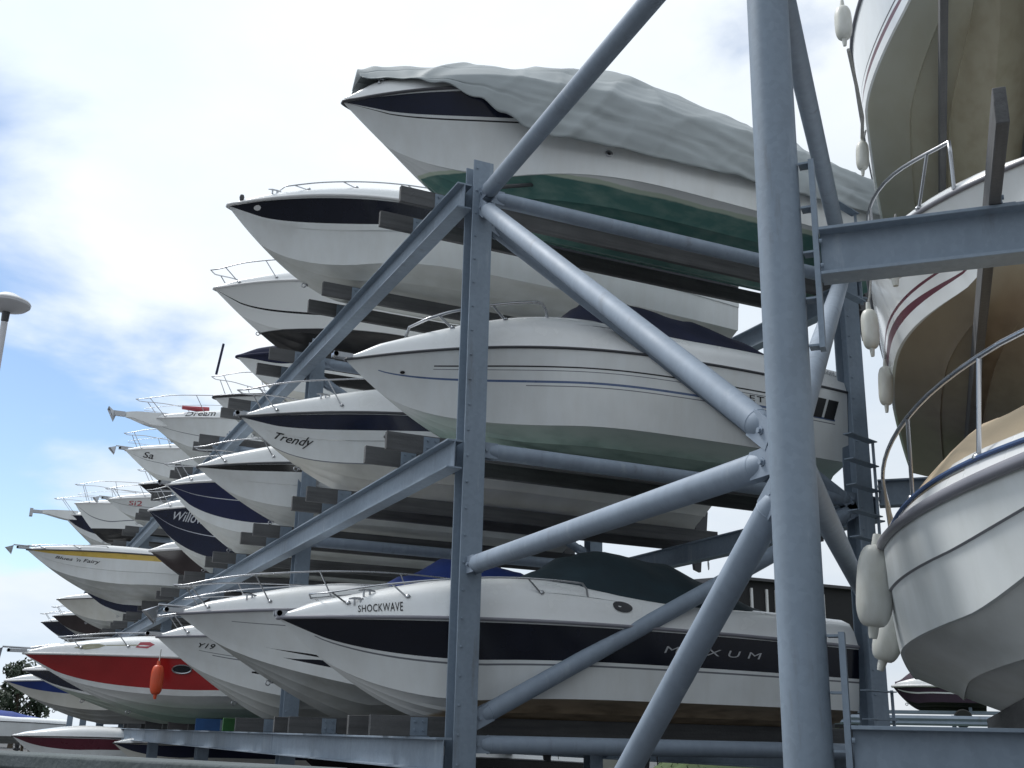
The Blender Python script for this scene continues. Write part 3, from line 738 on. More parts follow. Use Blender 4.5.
h = Hull(L=8.8, B=2.279, hb=1.233, hs=1.23, a=.812, tb=.404, p=2.883, tk=.223, tc=.06, te=.46, q=1.741, c0=.25, c1=.329, hd=.30, td=.35, knuckle=.50)
b = boat('white boat with a wide black rail band and a small round badge on the bow', at(1, 2, -2.245), h, bands=[band(.60, .965, 'midnight')], bottom='botwhite', rub='rubwhite', rubr=.028, eye=.15)
bow_rail(h, b, t1=.37, ht=.10, w=.5, posts=3, t0=.085, fwd=0)
ellipse_on(h, b, .30, .30, .005, .035, 'darksteel', name='drain', ring='chrome')
ellipse_on(h, b, .046, .80, .0055, .075, 'rubwhite', name='badge')
m = MB(); p = h.deck_pt(.02, .5, -1); m.lathe([(.03, 0), (.04, .05), (.03, .09)], p + Vector((.0, 0, .0)), 10); m.build('bow_light', X['darksteel'], b)
cleat(h, b, .07, .5)

h = Hull(L=7, B=2.4, hb=1.219, hs=1.267, a=.60, tb=.46, p=2.5, tk=.29, q=1.45, c0=.38, c1=.36, hd=.34)
b = boat('white boat with a black bottom and a thin black line, below the badge boat', at(2, 2, -1.781), h, bands=[band(.355, .395, 'black')], side='wl_black', bottom='wl_black', rub='rubwhite', eye=.13)
bow_rail(h, b, t1=.32, ht=.36, posts=3)

h = Hull(L=7, B=2.3, hb=1.15, hs=1.15, a=.5, tb=.5, p=2.6, c0=.35, c1=.36, hd=.25, td=.2)
b = boat('white boat whose whole bow is wrapped in a navy cover', at(3, 2, -.62), h, bottom='cream', rub='navycloth', rubr=.03, bands=[band(lambda t: .72 + .03 * math.sin(t * 40), 1.0, 'navycloth')], deck='navycloth')

h = Hull(L=6.6, B=2.2, hb=1.15, hs=1.1, a=.3, tb=.5, p=2.5, c0=.35, c1=.36, hd=.12)
b = boat('small open white boat with a black rail and a tall dark whip aerial', at(4, 2, -.47), h, bottom='botgrey', rub='black', rubr=.04)
bow_rail(h, b, t1=.4, ht=.55, posts=3, mid=False)
m = MB(); m.tube([h.deck_pt(.015, .3, 0) + Vector((-.1, 0, .55)), h.deck_pt(.015, .3, 0) + Vector((.0, 0, 1.35))], .03, 8); m.build('aerial', X['navycloth'], b)

h = Hull(L=7.5, B=2.34, hb=1.30, hs=1.259, a=.408, tb=.56, p=2.4, tk=.25, q=1.0, c0=.42, c1=.38, hd=.28)
b = boat('white cruiser lettered Dream with a moulded pulpit and an anchor', at(5, 2, -1.62), h, bottom='botwhite', rub='rubwhite', bands=[band(.42, .44, 'greyline')], eye=.1)
lettering(h, b, 'Dream', .125, .225, .15, .48, 'ink', 'deck', shear=.35)
bow_rail(h, b, t1=.48, ht=.55, posts=3, mid=True, fwd=.3); pulpit(h, b, .5, .44)
a = MB(); z = h.zs(0) + .06; a.box((-.68, 0, z), (.34, .12, .12)); a.tube([(-.5, 0, z), (-.88, 0, z - .02)], .05, 8); a.add([Vector(p) for p in ((-.95, -.2, z + .12), (-.78, -.12, z - .22), (-.72, 0, z), (-.95, .2, z + .12), (-.78, .12, z - .22))], [(0, 1, 2), (2, 4, 3), (0, 2, 3)]); a.build('anchor', X['chrome'], b)
m = MB(); m.tube([h.deck_pt(.14, .6) + Vector((-.2, 0, .10)), h.deck_pt(.14, .6) + Vector((.5, 0, .12))], [.05, .09], 8); tag(m.build('rolled_flag', X['redink'], b), 'faded red rolled flag')

h = Hull(L=7, B=2.3, hb=1.2, hs=1.2, a=.4, hd=.22, c0=.4)
b = boat('white boat lettered Sa just below the Dream boat', at(6, 2, -1.69), h, bottom='botwhite', rub='rubwhite', bands=[band(.45, .47, 'greyline')])
lettering(h, b, 'Sa', .07, .11, .55, .85, 'ink', shear=.2); bow_rail(h, b, t1=.4, ht=.55, posts=3, mid=True); anchor_roller(h, b, True)

h = Hull(L=7, B=2.3, hb=.95, hs=1.1, a=.4, hd=.2, c0=.3)
b = boat('far boat with a black bow showing above the royal blue boat', at(7, 2, -.82), h, side='black', bottom='botgrey', rub='rubwhite'); bow_rail(h, b, t1=.4, ht=.5, posts=3)
h = Hull(L=7, B=2.3, hb=1.0, hs=1.1, a=.4, hd=.25, c0=.4)
b = boat('far white boat with small red bow lettering and an anchor', at(8, 2, -1.44), h, bottom='botwhite', rub='rubwhite', bands=[band(.55, .575, 'greyline')]); bow_rail(h, b, t1=.4, ht=.4, posts=3); anchor_roller(h, b, True)
lettering(h, b, 'Si2', .10, .16, .6, .85, 'redink')
h = Hull(L=7.5, B=2.326, hb=1.384, hs=1.147, a=.394, tb=.574, p=2.436, tk=.186, q=1.494, c0=.3, c1=.34, hd=.2)
b = boat('far tall white boat with a high twin bow rail', at(9, 2, -2.253), h, side='wl_black', bottom='wl_black', rub='rubwhite', bands=[band(.42, .45, 'greyline')]); bow_rail(h, b, t1=.5, ht=.8, posts=3, mid=True)
h = Hull(L=7.5, B=2.3, hb=1.5, hs=1.2, a=.4, tk=.25, q=1.2, hd=.2, c0=.4)
b = boat('farthest top tier boat with navy upper sides and a white pulpit', at(10, 2, -2.45), h, bottom='botwhite', rub='rubwhite', bands=[band(.25, .97, 'navy')]); pulpit(h, b, .8, .5); bow_rail(h, b, t1=.4, ht=.7, posts=3, fwd=.4)
a = MB(); z = h.zs(0) + .05; a.box((-.90, 0, z), (.5, .14, .12)); a.box((-1.16, 0, z - .05), (.12, .28, .30)); a.build('anchor', X['chrome'], b)

# ------------------------------------------------------------------ the tarpaulin on the big boat
def ridged(v): return max(0.0, 1 - abs(noise.noise(v)) * 5.5)
def tarpaulin():
    h = H3; m = MB(); NTt, NS = 230, 110
    top = [(0.02, 1.84), (.05, 1.95), (.107, 2.07), (.239, 2.35), (.398, 2.68), (.475, 2.86), (.583, 2.79), (.66, 2.68), (.795, 2.50), (.92, 2.16), (.965, 1.92), (.985, 1.68)]
    hem = [(.02, .26), (.05, .23), (.08, .17), (.125, .04), (.18, -.20), (.216, -.40), (.26, -.62), (.30, -.70), (.38, -.72), (.49, -.72), (.69, -.68), (1.03, -.5)]
    for i in range(NTt + 1):
        t = lerp(.02, .985, max(0, i - 1) / (NTt - 1)); tt = clamp(t)
        g = h.bg(max(tt, .03)) + .04; zs = h.zs(tt); zt = table_s(top, t); zh = zs + table_s(hem, t)
        g *= lerp(.72, 1, sstep(.02, .14, t)); ze = max(zs + .06 + .10 * sstep(.5, .2, t), zh + .04)                               # where the cloth turns over the gunwale
        if i == 0: zt = ze + .02
        for k in range(NS + 1):
            s = -1 + 2 * k / NS; a = abs(s); sg = -1 if s < 0 else 1
            if a < .62:
                q = a / .62; y = g * q * .98; z = zt + (ze - zt) * q ** 1.45
            else:
                q = (a - .62) / .38; y = g * .98 + .06 * math.sin(q * 1.5); z = lerp(ze, zh, q)
            x = t * h.L
            edge = sstep(.35, .7, a)
            w = .022 * noise.noise(Vector((x * .9 + z * .8, y * .9, z * 1.2)))
            al, ac = x * .62 + z * .78, x * .78 - z * .62              # folds pull down and forward from the ridge
            w += .040 * ridged(Vector((ac * 1.05 + 3, al * .28, y * .4))) ** 1.5 + .012 * ridged(Vector((ac * 2.6 + .6 * noise.noise(Vector((al, ac, 1))), al * .45 + 9, y * .5))) * sstep(.08, .25, t)
            al2, ac2 = x * .97 - z * .2, z + x * .16
            w += .017 * edge * sstep(.14, .3, t) * ridged(Vector((al2 * .35 + 7, ac2 * 3.2, 2)))
            w += .008 * sstep(.55, .8, a) * sstep(.12, .3, t) * math.sin(x * 5 + z * 26 + 4 * noise.noise(Vector((x * .8, z, 2))))
            w -= .014 * math.exp(-((a - .80) / .012) ** 2) + .010 * math.exp(-((a - .40) / .010) ** 2)      # sewn seams
            n = Vector((0, sg * (.3 + .7 * sstep(.2, .6, a)), 1 - sstep(.35, .75, a))).normalized()
            p = Vector((x, sg * y, z)) + n * (w + .01)
            if a > .985: p.z += .025 * noise.noise(Vector((x * 3, 1, 1)))
            m.v.append(p)
    n = NS + 1
    for i in range(NTt):
        for k in range(NS): a = i * n + k; m.face((a, a + n, a + n + 1, a + 1))
    m.face([NTt * n + k for k in range(n)])
    o = m.build('tarpaulin', X['tarp'], None, 80); o.location = TARP_LOC
    so = o.modifiers.new('cloth', 'SOLIDIFY'); so.thickness = .012; so.offset = 1
    tag(o, 'wrinkled grey tarpaulin draped over the largest boat on the top tier', 'tarpaulin')
tarpaulin()

# ------------------------------------------------------------------ bunks of the long row
for k in range(3):
    for i, y in enumerate(SL[:12]):
        for d in (-.40, .40):
            if k == 0 and i > 6: continue
            mat = 'wood'
            if k == 0 and i == 2 and d > 0: mat = 'greenwood'
            if k == 0 and i == 3 and d < 0: mat = 'bluewood'
            yy = {0: .74, 1: 1.54, 2: 4.27, 3: 5.10, 4: 7.73, 5: 8.74}.get(2 * i + (d > 0), y + d)
            o = bunk(yy, k * S, -.77, W + .7, rack, rb, mat)
            if mat == 'greenwood': o['label'] = 'green painted bunk board'
            if mat == 'bluewood': o['label'] = 'blue painted bunk board'

# ------------------------------------------------------------------ the second wing, turned by 45 degrees at the corner column
wing = empty('boat_rack', (0, YB, GZ), math.pi / 4)
tag(wing, 'steel rack wing at the right edge with beams joined to the thick corner column', 'boat rack')
# wing coordinates: x = away from the camera, y = to the left (so the wing runs along -y)
def wb(p): return Vector((p[0], p[1], p[2] - GZ))
W2 = 6.52
FX, RX = -.66, 6.98
for k in range(3):
    z = k * S if k else .13
    for nm, x in (('front_beam', FX), ('rear_beam', RX)):
        hb_ = HB if k else .40
        m = MB(); m.prism(ipro(hb_, .20), wb((x + .10, -.30, z - hb_ / 2)), wb((x + .10, -11.6, z - hb_ / 2)), (0, 0, 1)); m.build(nm, X['steel'], wing, bevel=.003)
    # ladder-like stub that carries the beam off its column
    for cx, cy, ex, sg in ((-.548, -.055, FX + .10, -1), (W2, 0, RX + .10, 1)):
        m = MB(); c = Vector((cx, cy, 0)); e = Vector((ex, -.28, 0)); dr = (e - c).normalized()
        zt, zb_ = z + .52, z - .80
        rot = Matrix.Rotation(math.atan2(dr.y, dr.x), 3, 'Z')
        m.box(wb((ex, -.275, (zt + zb_) / 2)), (.10, .035, zt - zb_))
        for q in range(5):
            zz = lerp(zb_ + .02, zt - .02, q / 4); ln = (e - c).length - .14 if sg < 0 else (e - c).length
            mid = c + dr * ((.14 if sg < 0 else .0) + ln / 2); m.box(wb((mid.x, mid.y, zz)), (ln, .09 if sg < 0 else .12, .014), mat=rot)
        for dz in (.08, .25):
            for dy in (-.05, .05): m.lathe([(.016, 0), (.016, .018)], wb((ex + dy, -.297, z - dz)), 8, (0, -1, 0))
        m.build('beam_bracket', X['steel'], wing)
for x in (0, W2):
    m = MB(); m.prism(ipro(.26, .26, .02, .014), wb((x, -11.0, GZ)), wb((x, -11.0, 3 * S + .6)), (0, 1, 0)); m.build('column', X['steel'], wing)
for k in range(3):
    for yy in (1.35, 2.25, 4.7, 5.6):
        bunk(-yy, k * S if k else .13, FX - (1.0 if k else .25), RX + .6, wing, wb, 'wood', plates=(FX + .10,))

def wing_loc(x, y2, z): return (R45 * x + R45 * y2, YB + R45 * x - R45 * y2, z)
WG = 'motor boats stored in the rack'
h = Hull(L=7.582, B=2.586, hb=1.03, hs=1.215, a=.128, tb=.609, p=2.029, tk=.289, q=1.64, blunt=True, c0=.53, c1=.36, hd=.24, td=.3, knuckle=.545)
b = boat('white hulled boat with a grey rubbing strake and a tan cover at the right edge', wing_loc(-3.054, 1.773, UPZ + .09), h, side='mattewhite', bottom='botwhite', rub='rubgrey', rubr=.034, rz=math.pi / 4, bands=[band(.545, .56, 'rubgrey')])
cover(h, b, X['tancloth'], [(.24, .10), (.32, .46), (.6, .54), (.9, .35)], t0=.23, t1=.95, w=.31, seed=31, wr=.08, pw=3.4)
bow_rail(h, b, t1=.72, ht=.50, w=.3, posts=4, r=.015)
m = MB(); m.tube([h.deck_pt(t, .29, 1) + Vector((0, .012, .008)) for t in TS if .02 < t < .85], .013, 6); m.build('cover_cord', X['bluerope'], b)
HR1 = h
h = Hull(L=7.761, B=2.891, hb=1.05, hs=1.356, a=.224, tb=.366, p=2.669, tk=.117, q=1.611, blunt=True, c0=.326, c1=.251, hd=.2, td=.25)
b = boat('boat with a tan stained bottom and maroon side flash on the middle right tier', wing_loc(1.041, 1.932, S + UPZ), h, side='white', bottom='wl_tan', rub='rubgrey', rz=math.pi / 4, bands=[band(lambda t: .16, lambda t: .161 + .10 * sstep(.03, .26, t) * sstep(.75, .45, t), 'maroon', .03, .74), band(lambda t: .32, lambda t: .321 + .035 * sstep(.02, .2, t) * sstep(.7, .45, t), 'maroon', .02, .68)])
bow_rail(h, b, t1=.62, ht=.5, w=.2, posts=3, split=True, fwd=0, t0=.075, r=.018)
HR2 = h
h = Hull(L=7.3, B=2.76, hb=1.28, hs=1.293, a=.145, tb=.55, p=1.5, tk=.291, q=1.549, blunt=True, c0=.395, c1=.343, hd=.25)
b = boat('boat with a brown green bottom high at the top right corner', wing_loc(.579, 1.857, 2 * S + UPZ), h, side='white', bottom='wl_olive', rub='rubgrey', rz=math.pi / 4, bands=[band(lambda t: .13, lambda t: .131 + .07 * sstep(.2, .34, t) * sstep(.62, .4, t), 'maroon', .2, .62), band(lambda t: .24, lambda t: .241 + .025 * sstep(.12, .25, t) * sstep(.62, .4, t), 'ink', .12, .62)])
HR3 = h

# ------------------------------------------------------------------ fenders
def fender(label, top, ln, r, mat='fender', rope_to=None, tilt=(0, 0), group=None, ropemat='rope'):
    root = empty('fender', top); tag(root, label, 'fender', group)
    ax = Vector((tilt[0], tilt[1], -1)).normalized()
    pr = [(r * .22, -.03), (r * .26, .0), (r * .30, .05)]
    for k in range(7):
        a = k / 6 * math.pi / 2; pr.append((r * (.32 + .68 * math.sin(a) ** .8), .05 + r * 1.6 * (1 - math.cos(a))))
    pr += [(r * 1.015, ln * .5)]
    for k in range(7):
        a = (1 - k / 6) * math.pi / 2; pr.append((r * (.32 + .68 * math.sin(a) ** .8), ln - .05 - r * 1.6 * (1 - math.cos(a))))
    pr += [(r * .30, ln - .05), (r * .26, ln), (r * .2, ln + .03)]
    m = MB(); m.lathe(pr, (0, 0, 0), 22, ax); m.build('body', X[mat], root, 50)
    if rope_to:
        e = Vector(rope_to) - Vector(top); m = MB(); mid = e * .5 + Vector((0, 0, -.04)); m.tube([(0, 0, .0), mid, e], .011, 6); m.build('rope', X[ropemat], root)
    return root

def wing_w(P, x0, y2, z):                        # boat-local point of a wing boat -> world
    q = Matrix.Rotation(math.pi / 4, 3, 'Z') @ Vector(P); return q + Vector(wing_loc(x0, y2, z))
FG = 'fenders hanging from the boats of the right wing'
def wing_fender(h, x0, y2, zt, t, label, drop, ln, r, out=.0, tilt=(0, 0)):
    g = h.deck_pt(t, .12, 1); top = g + Vector((0, r + .05 + out, -drop))
    return fender(label, tuple(wing_w(top, x0, y2, zt)), ln, r, rope_to=tuple(wing_w(g, x0, y2, zt)), tilt=tilt, group=FG)
a1 = (HR1, -3.054, 1.773, UPZ); a2 = (HR2, 1.041, 1.932, S + UPZ); a3 = (HR3, .579, 1.857, 2 * S + UPZ)
def hung(label, a, b, r, rope_up=.22, side=.05):
    a, b = Vector(a), Vector(b); d = b - a; ln = d.length - .05; dn = d.normalized(); k = -1 / dn.z
    return fender(label, tuple(a), ln, r, rope_to=tuple(a + Vector((side * .7, -side * .7, rope_up))), tilt=(dn.x * k, dn.y * k), group=FG)
hung('fat white fender nearest the camera beside the lowest right boat', (.961, -5.327, 1.438), (.906, -5.271, .717), .128, .12, .12)
hung('tilted white fender partly behind the fat one', (1.95, -4.46, 1.14), (1.80, -4.34, .575), .12, .25, .1)
hung('white fender half hidden by the upper steel beam', (1.93, -4.74, 4.16), (1.931, -4.741, 3.77), .115, .3)
hung('slim white fender below the left end of the upper beam', (2.587, -3.699, 4.094), (2.592, -3.705, 3.55), .082, .3)
hung('lowest slim white fender on the maroon flash boat', (3.362, -3.06, 3.825), (3.346, -3.044, 3.264), .075, .5)
f1 = hung('highest white fender at the top edge beside the corner boat', (2.432, -3.828, 7.40), (2.43, -3.826, 6.868), .088, .35)
f2 = hung('white fender hanging low under the top right boat', (3.881, -2.448, 6.897), (3.864, -2.431, 6.386), .075, .1)
m = MB(); o_ = Vector((3.881, -2.448, 6.897)); e_ = Vector((2.46, -3.84, 6.84)) - o_; m.tube([(0, 0, 0), e_ * .3 + Vector((.03, -.03, -.05)), e_ * .65 + Vector((.02, -.02, -.05)), e_], .02, 7); m.build('slack_rope', X['rope'], f2)
tagr = fender('orange fender hanging on the red banded boat', (-1.70, 10.45, 1.18), .62, .115, 'orangefender', rope_to=(-1.66, 10.62, 1.42))

# ------------------------------------------------------------------ lamp post
root = empty('lamp_post', (-5.08, 5, GZ)); tag(root, 'grey street lamp with a flat disc head against the blue sky', 'street lamp')
m = MB(); m.tube([(0, 0, 0), (0, 0, 7.0)], [.06, .045], 14); m.lathe([(.12, 0), (.12, .02), (.08, .5), (.06, .52)], (0, 0, 0), 14); m.build('pole', X['lampgrey'], root)
m = MB(); m.lathe([(.05, 7.02), (.055, 7.15)], (0, 0, 0), 14); m.build('collar', X['darksteel'], root)
m = MB(); m.lathe([(.055, 7.15), (.12, 7.17), (.26, 7.215), (.305, 7.255), (.31, 7.285)], (0, 0, 0), 36); m.build('lamp_head', X['lampgrey'], root)
m = MB(); m.lathe([(.312, 7.287), (.30, 7.31), (.21, 7.355), (.10, 7.42), (.0, 7.425)], (0, 0, 0), 36); m.build('lamp_cover', X['lampwhite'], root)

# ------------------------------------------------------------------ ground and low wall
m = MB(); G = 600; m.add([(-G, -G, GZ), (G, -G, GZ), (G, G, GZ), (-G, G, GZ)], [(0, 1, 2, 3)]); tag(m.build('ground', X['asphalt'], None, 0), kind='structure')
m = MB(); wa, wc = Vector((-5.6, -2.6, 0)), Vector((-3.43, -7.12, 0)); wd = wc - wa; wr_ = math.atan2(wd.y, wd.x); wm = (wa + wc) / 2
m.box((wm.x - .1, wm.y, GZ + .70), (wd.length, .22, 1.40), wr_); m.box((wm.x - .1, wm.y, GZ + 1.435), (wd.length + .06, .28, .07), wr_)
tag(m.build('concrete_wall', X['concrete'], None, bevel=.012), 'low damp concrete wall along the bottom left edge', 'wall')

# ------------------------------------------------------------------ boats and things beyond the rack
def cradle(loc, rz, ln, wd, ht, label, group='boat cradles in the yard'):
    r = empty('boat_cradle', loc, rz); tag(r, label, 'cradle', group)
    for sx in (.25, .75):
        m = MB(); m.box((ln * sx, 0, ht - .06), (.14, wd * .8, .12)); m.build('crossbar', X['timberpost'], r)
        for sy in (-1, 1):
            m = MB(); m.box((ln * sx, sy * wd * .33, (ht - .12) / 2), (.12, .12, ht - .12)); m.build('leg', X['timberpost'], r)
yard = [
    ((-3.4, 27.5, .22), .05, 'white', 'botgrey', 'white boat with a dark red side stripe on the ground below the far racks', 'maroon', None),
    ((-.75, 24.5, .10), .0, 'cream', 'botgrey', 'boat with a dark blue side under a blue cover on the ground behind the wall', 'navycloth', 'bluecloth'),
    ((1.6, 12.5, .10), .0, 'black', 'botblack', 'black hulled boat on the ground under the red banded boat', None, None),
    ((7.5, 13.0, .22), 1.2, 'white', 'botwhite', 'white boat parked on the ground behind the row', 'navy', 'navycloth'),
    ((10.0, 19.0, .25), 1.0, 'white', 'botgrey', 'white boat under a grey cover farther behind the row', 'black', 'tarp'),
    ((15.5, 21.0, .25), 1.6, 'cream', 'botgrey', 'cream boat in the yard behind the lowest braces', None, None),
    ((-6.5, 52.0, .70), .2, 'white', 'botgrey', 'white boat at the far left end of the yard', None, 'bluecloth'),
    ((-8.6, 58.0, .60), .1, 'cream', 'botgrey', 'cream boat at the far left edge behind the wall', None, None),
]
for (loc, rz, sd, bo, lab, st, cv) in yard:
    h = Hull(L=6.4, B=2.2, hb=1.05, hs=.95, a=.2, hd=.28)
    bt = boat(lab, (loc[0], loc[1], GZ + loc[2]), h, side=sd, bottom=bo, rz=rz, bands=[band(.5, .95, st)] if st else [], group='boats standing in the yard')
    if cv: cover(h, bt, X[cv], [(.02, .05), (.25, .3), (.5, .5), (.9, .2)], t0=.04, t1=.96, w=.12, seed=loc[0])
    cradle((loc[0], loc[1], GZ), rz, 6.4, 2.2, loc[2] + .02, 'timber cradle under the ' + lab.split(' on the')[0].split(' in the')[0].split(' at the')[0].split(' parked')[0].split(' under')[0].split(' farther')[0])

# grass bank with a small covered boat on a trailer and a crash barrier, seen between the fenders and the wing
BK, BD, BE = Vector((18.6, 11.9, 0)), Vector((.71, .71, 0)), Vector((.71, -.71, 0))
BZ = .30
m = MB(); gv = random.Random(4); nu, nv = 24, 14
def bank_z(u, v): return GZ - .03 + (BZ - GZ + .03 + .5 * v) * sstep(0, .12, v) * sstep(1, .85, v) * sstep(0, .15, u) * sstep(1, .85, u)
def bank_p(u, v):
    p = BK + BE * lerp(-9, 16, u) + BD * lerp(-6.5, 34, v); return Vector((p.x, p.y, bank_z(u, v) + .08 * noise.noise(p * .5)))
vv = [q / nv * .2 if q < 9 else lerp(9 / nv * .2, 1, (q - 8) / (nv - 8)) for q in range(nv + 1)]
for v in vv:
    for u in range(nu + 1): m.v.append(bank_p(u / nu, v))
for a in range(nv):
    for u in range(nu): k = a * (nu + 1) + u; m.face((k, k + 1, k + nu + 2, k + nu + 1))
for k in range(9000):
    u, v = gv.random(), gv.random() ** 2 * .5; a = bank_p(u, v); an = gv.random() * 3.14; hgt = gv.uniform(.03, .10); d = Vector((math.cos(an), math.sin(an), 0)) * .025
    m.add([a + d, a - d, a + Vector((gv.uniform(-.08, .08), gv.uniform(-.08, .08), hgt))], [(0, 1, 2)])
tag(m.build('grass', X['grass'], None, 0), 'rough green grass bank behind the crash barrier', kind='stuff')
pz = BZ + .20; rzb = math.atan2(BE.y, BE.x)
h = Hull(L=2.3, B=1.0, hb=.62, hs=.55, a=.1, hd=.2)
pl = BK - BE * 1.05
b = boat('small boat under a dark purple cover on a trailer beyond the fenders', (pl.x, pl.y, pz + .42), h, side='purplecloth', bands=[band(.55, .64, 'white', .05, 1)], bottom='botblack', rub='rubwhite', rubr=.035, rz=rzb, group='boats standing in the yard', drive=False)
cover(h, b, X['purplecloth'], [(.03, .12), (.30, .42), (.5, .5), (.62, .62), (.72, .45), (.97, .12)], t0=.03, t1=.97, w=.1, seed=41)
m = MB(); m.tube([h.deck_pt(.62, w, -1) + Vector((0, -.01, .03 + .62 * w)) for w in (0, .15, .3, .5, .7)], .035, 6); m.build('strap', X['bluerope'], b)
t = empty('boat_trailer', (pl.x, pl.y, pz), rzb); tag(t, 'galvanised trailer carrying the purple covered boat', 'trailer')
m = MB(); m.box((1.3, -.3, .38), (2.9, .06, .08)); m.box((1.3, .3, .38), (2.9, .06, .08)); m.box((1.7, 0, .3), (.06, 1.1, .06)); m.box((.5, 0, .38), (.06, .6, .06)); m.box((-.5, 0, .38), (.9, .08, .08)); m.box((1.9, 0, .46), (.08, .6, .12)); m.build('frame', X['steel'], t)
for sy in (-.58, .58): m = MB(); m.lathe([(.08, -.06), (.20, -.06), (.23, -.03), (.23, .03), (.20, .06), (.08, .06)], (1.7, sy, .23), 20, (0, 1, 0)); m.build('wheel', X['tyre'], t)
bl = BK - BD * 2.6 - BE * 3.5
root = empty('crash_barrier', (bl.x, bl.y, BZ - .1), rzb); tag(root, 'grey steel crash barrier in front of the grass strip at the lower right', 'barrier')
m = MB(); m.prism([(0, .0), (.03, .05), (0, .11), (.03, .17), (0, .24), (-.02, .24), (-.02, 0)], (-1, 0, .30), (12, 0, .30), (0, 0, 1)); m.build('rail', X['steel'], root)
for k in range(6): m = MB(); m.box((-.5 + k * 2.2, .09, .2), (.1, .1, .7)); m.build('post', X['steel'], root)

# timber shed beyond the rack
root = empty('shed', (16.2, 14.4, GZ), .0); tag(root, 'dark timber shed with bright slits painted as pale strips and a chimney beyond the SHOCKWAVE boat', 'shed')
m = MB(); m.box((0, 2, 2.95), (4.0, 4.0, 5.9)); m.build('wall', X['blackcloth'], root)
m = MB(); m.prism([(-2.15, 5.9), (2.15, 5.9), (2.15, 5.98), (0, 6.12), (-2.15, 5.98)], (-2.2, 2, 0), (2.2, 2, 0), (0, 0, 1)); m.build('roof', X['darksteel'], root)
for k in range(7): m = MB(); m.box((-1.6 + k * .42 + (.1 if k % 2 else 0), -.03, 2.9), (.07, .05, 5.6)); m.build('bright_slit', X['lampwhite'], root)  # pale strips stand in for bright slits of light in the dark wall
m = MB(); m.box((-1.75, .3, 6.2), (.36, .36, .9)); m.build('chimney', X['brownhull'], root)

def tree(label, loc, ht, rad, seed):
    rr = random.Random(seed); root = empty('tree', loc); tag(root, label, 'tree', 'trees at the far end of the yard')
    m = MB(); m.tube([(0, 0, 0), (.1, 0, ht * .3), (.0, .1, ht * .6), (.1, 0, ht * .85)], [.2, .16, .1, .03], 8)
    for k in range(9):
        a = rr.random() * 6.28; z = ht * rr.uniform(.3, .7); e = Vector((math.cos(a) * rad * .6, math.sin(a) * rad * .6, z + ht * .18)); m.tube([(.05, 0, z), e * .5 + Vector((0, 0, z * .5)), e], [.06, .04, .015], 6)
    m.build('trunk', X['bark'], root)
    m = MB(); cl = [(Vector((rr.gauss(0, rad * .38), rr.gauss(0, rad * .38), ht * rr.uniform(.35, .95))), rr.uniform(.5, 1.1) * rad * .38) for k in range(26)]
    for c, r in cl:
        for k in range(130):
            d = Vector((rr.gauss(0, 1), rr.gauss(0, 1), rr.gauss(0, .8))).normalized() * r * rr.uniform(.5, 1.05); p = c + d
            u = Vector((rr.gauss(0, 1), rr.gauss(0, 1), rr.gauss(0, 1))).normalized(); v = u.orthogonal().normalized(); s = rr.uniform(.10, .2)
            m.add([p - u * s, p + v * s * .6, p + u * s, p - v * s * .6], [(0, 1, 2, 3)])
    m.build('crown', X['leaf'], root, 0)
tree('dark bushy tree at the far left behind the boats', (-1.6, 80, GZ), 6.0, 2.0, 5)
tree('taller dark tree beyond the far end of the rack', (-3.4, 84, GZ), 4.6, 2.0, 6)
tree('wide low tree at the far left edge', (-6.4, 82, GZ), 3.6, 2.2, 7)

# ------------------------------------------------------------------ sky, sun, camera
w = bpy.data.worlds.new('World'); sc.world = w; w.use_nodes = True; nt = w.node_tree; N = nt.nodes; L = nt.links
bg = N['Background']; SUN_EL, SUN_AZ = math.radians(56), math.radians(-32)   # azimuth from +Y towards +X
sky = N.new('ShaderNodeTexSky'); sky.sky_type = 'NISHITA'; sky.sun_disc = False; sky.sun_elevation = SUN_EL; sky.sun_rotation = SUN_AZ
sky.air_density = 1.0; sky.dust_density = .25; sky.ozone_density = 1.6
SKY_STR = .135
tc = N.new('ShaderNodeTexCoord')
sep = N.new('ShaderNodeSeparateXYZ'); L.new(tc.outputs['Generated'], sep.inputs[0])
# clouds lie on a flat layer: divide the direction by its height
dv = N.new('ShaderNodeMath'); dv.operation = 'MAXIMUM'; L.new(sep.outputs['Z'], dv.inputs[0]); dv.inputs[1].default_value = .0
ad = N.new('ShaderNodeMath'); ad.operation = 'ADD'; L.new(dv.outputs[0], ad.inputs[0]); ad.inputs[1].default_value = .22
vs = N.new('ShaderNodeVectorMath'); vs.operation = 'DIVIDE'; L.new(tc.outputs['Generated'], vs.inputs[0]); L.new(ad.outputs[0], vs.inputs[1])
n1 = N.new('ShaderNodeTexNoise'); n1.inputs['Scale'].default_value = 2.1; n1.inputs['Detail'].default_value = 9; n1.inputs['Roughness'].default_value = .50; n1.inputs['Distortion'].default_value = .25
L.new(vs.outputs[0], n1.inputs['Vector'])
n2 = N.new('ShaderNodeTexNoise'); n2.inputs['Scale'].default_value = 1.0; n2.inputs['Detail'].default_value = 7; n2.inputs['Roughness'].default_value = .55
mp = N.new('ShaderNodeMapping'); mp.inputs['Location'].default_value = (3.1, 1.7, .4); L.new(vs.outputs[0], mp.inputs['Vector']); L.new(mp.outputs[0], n2.inputs['Vector'])
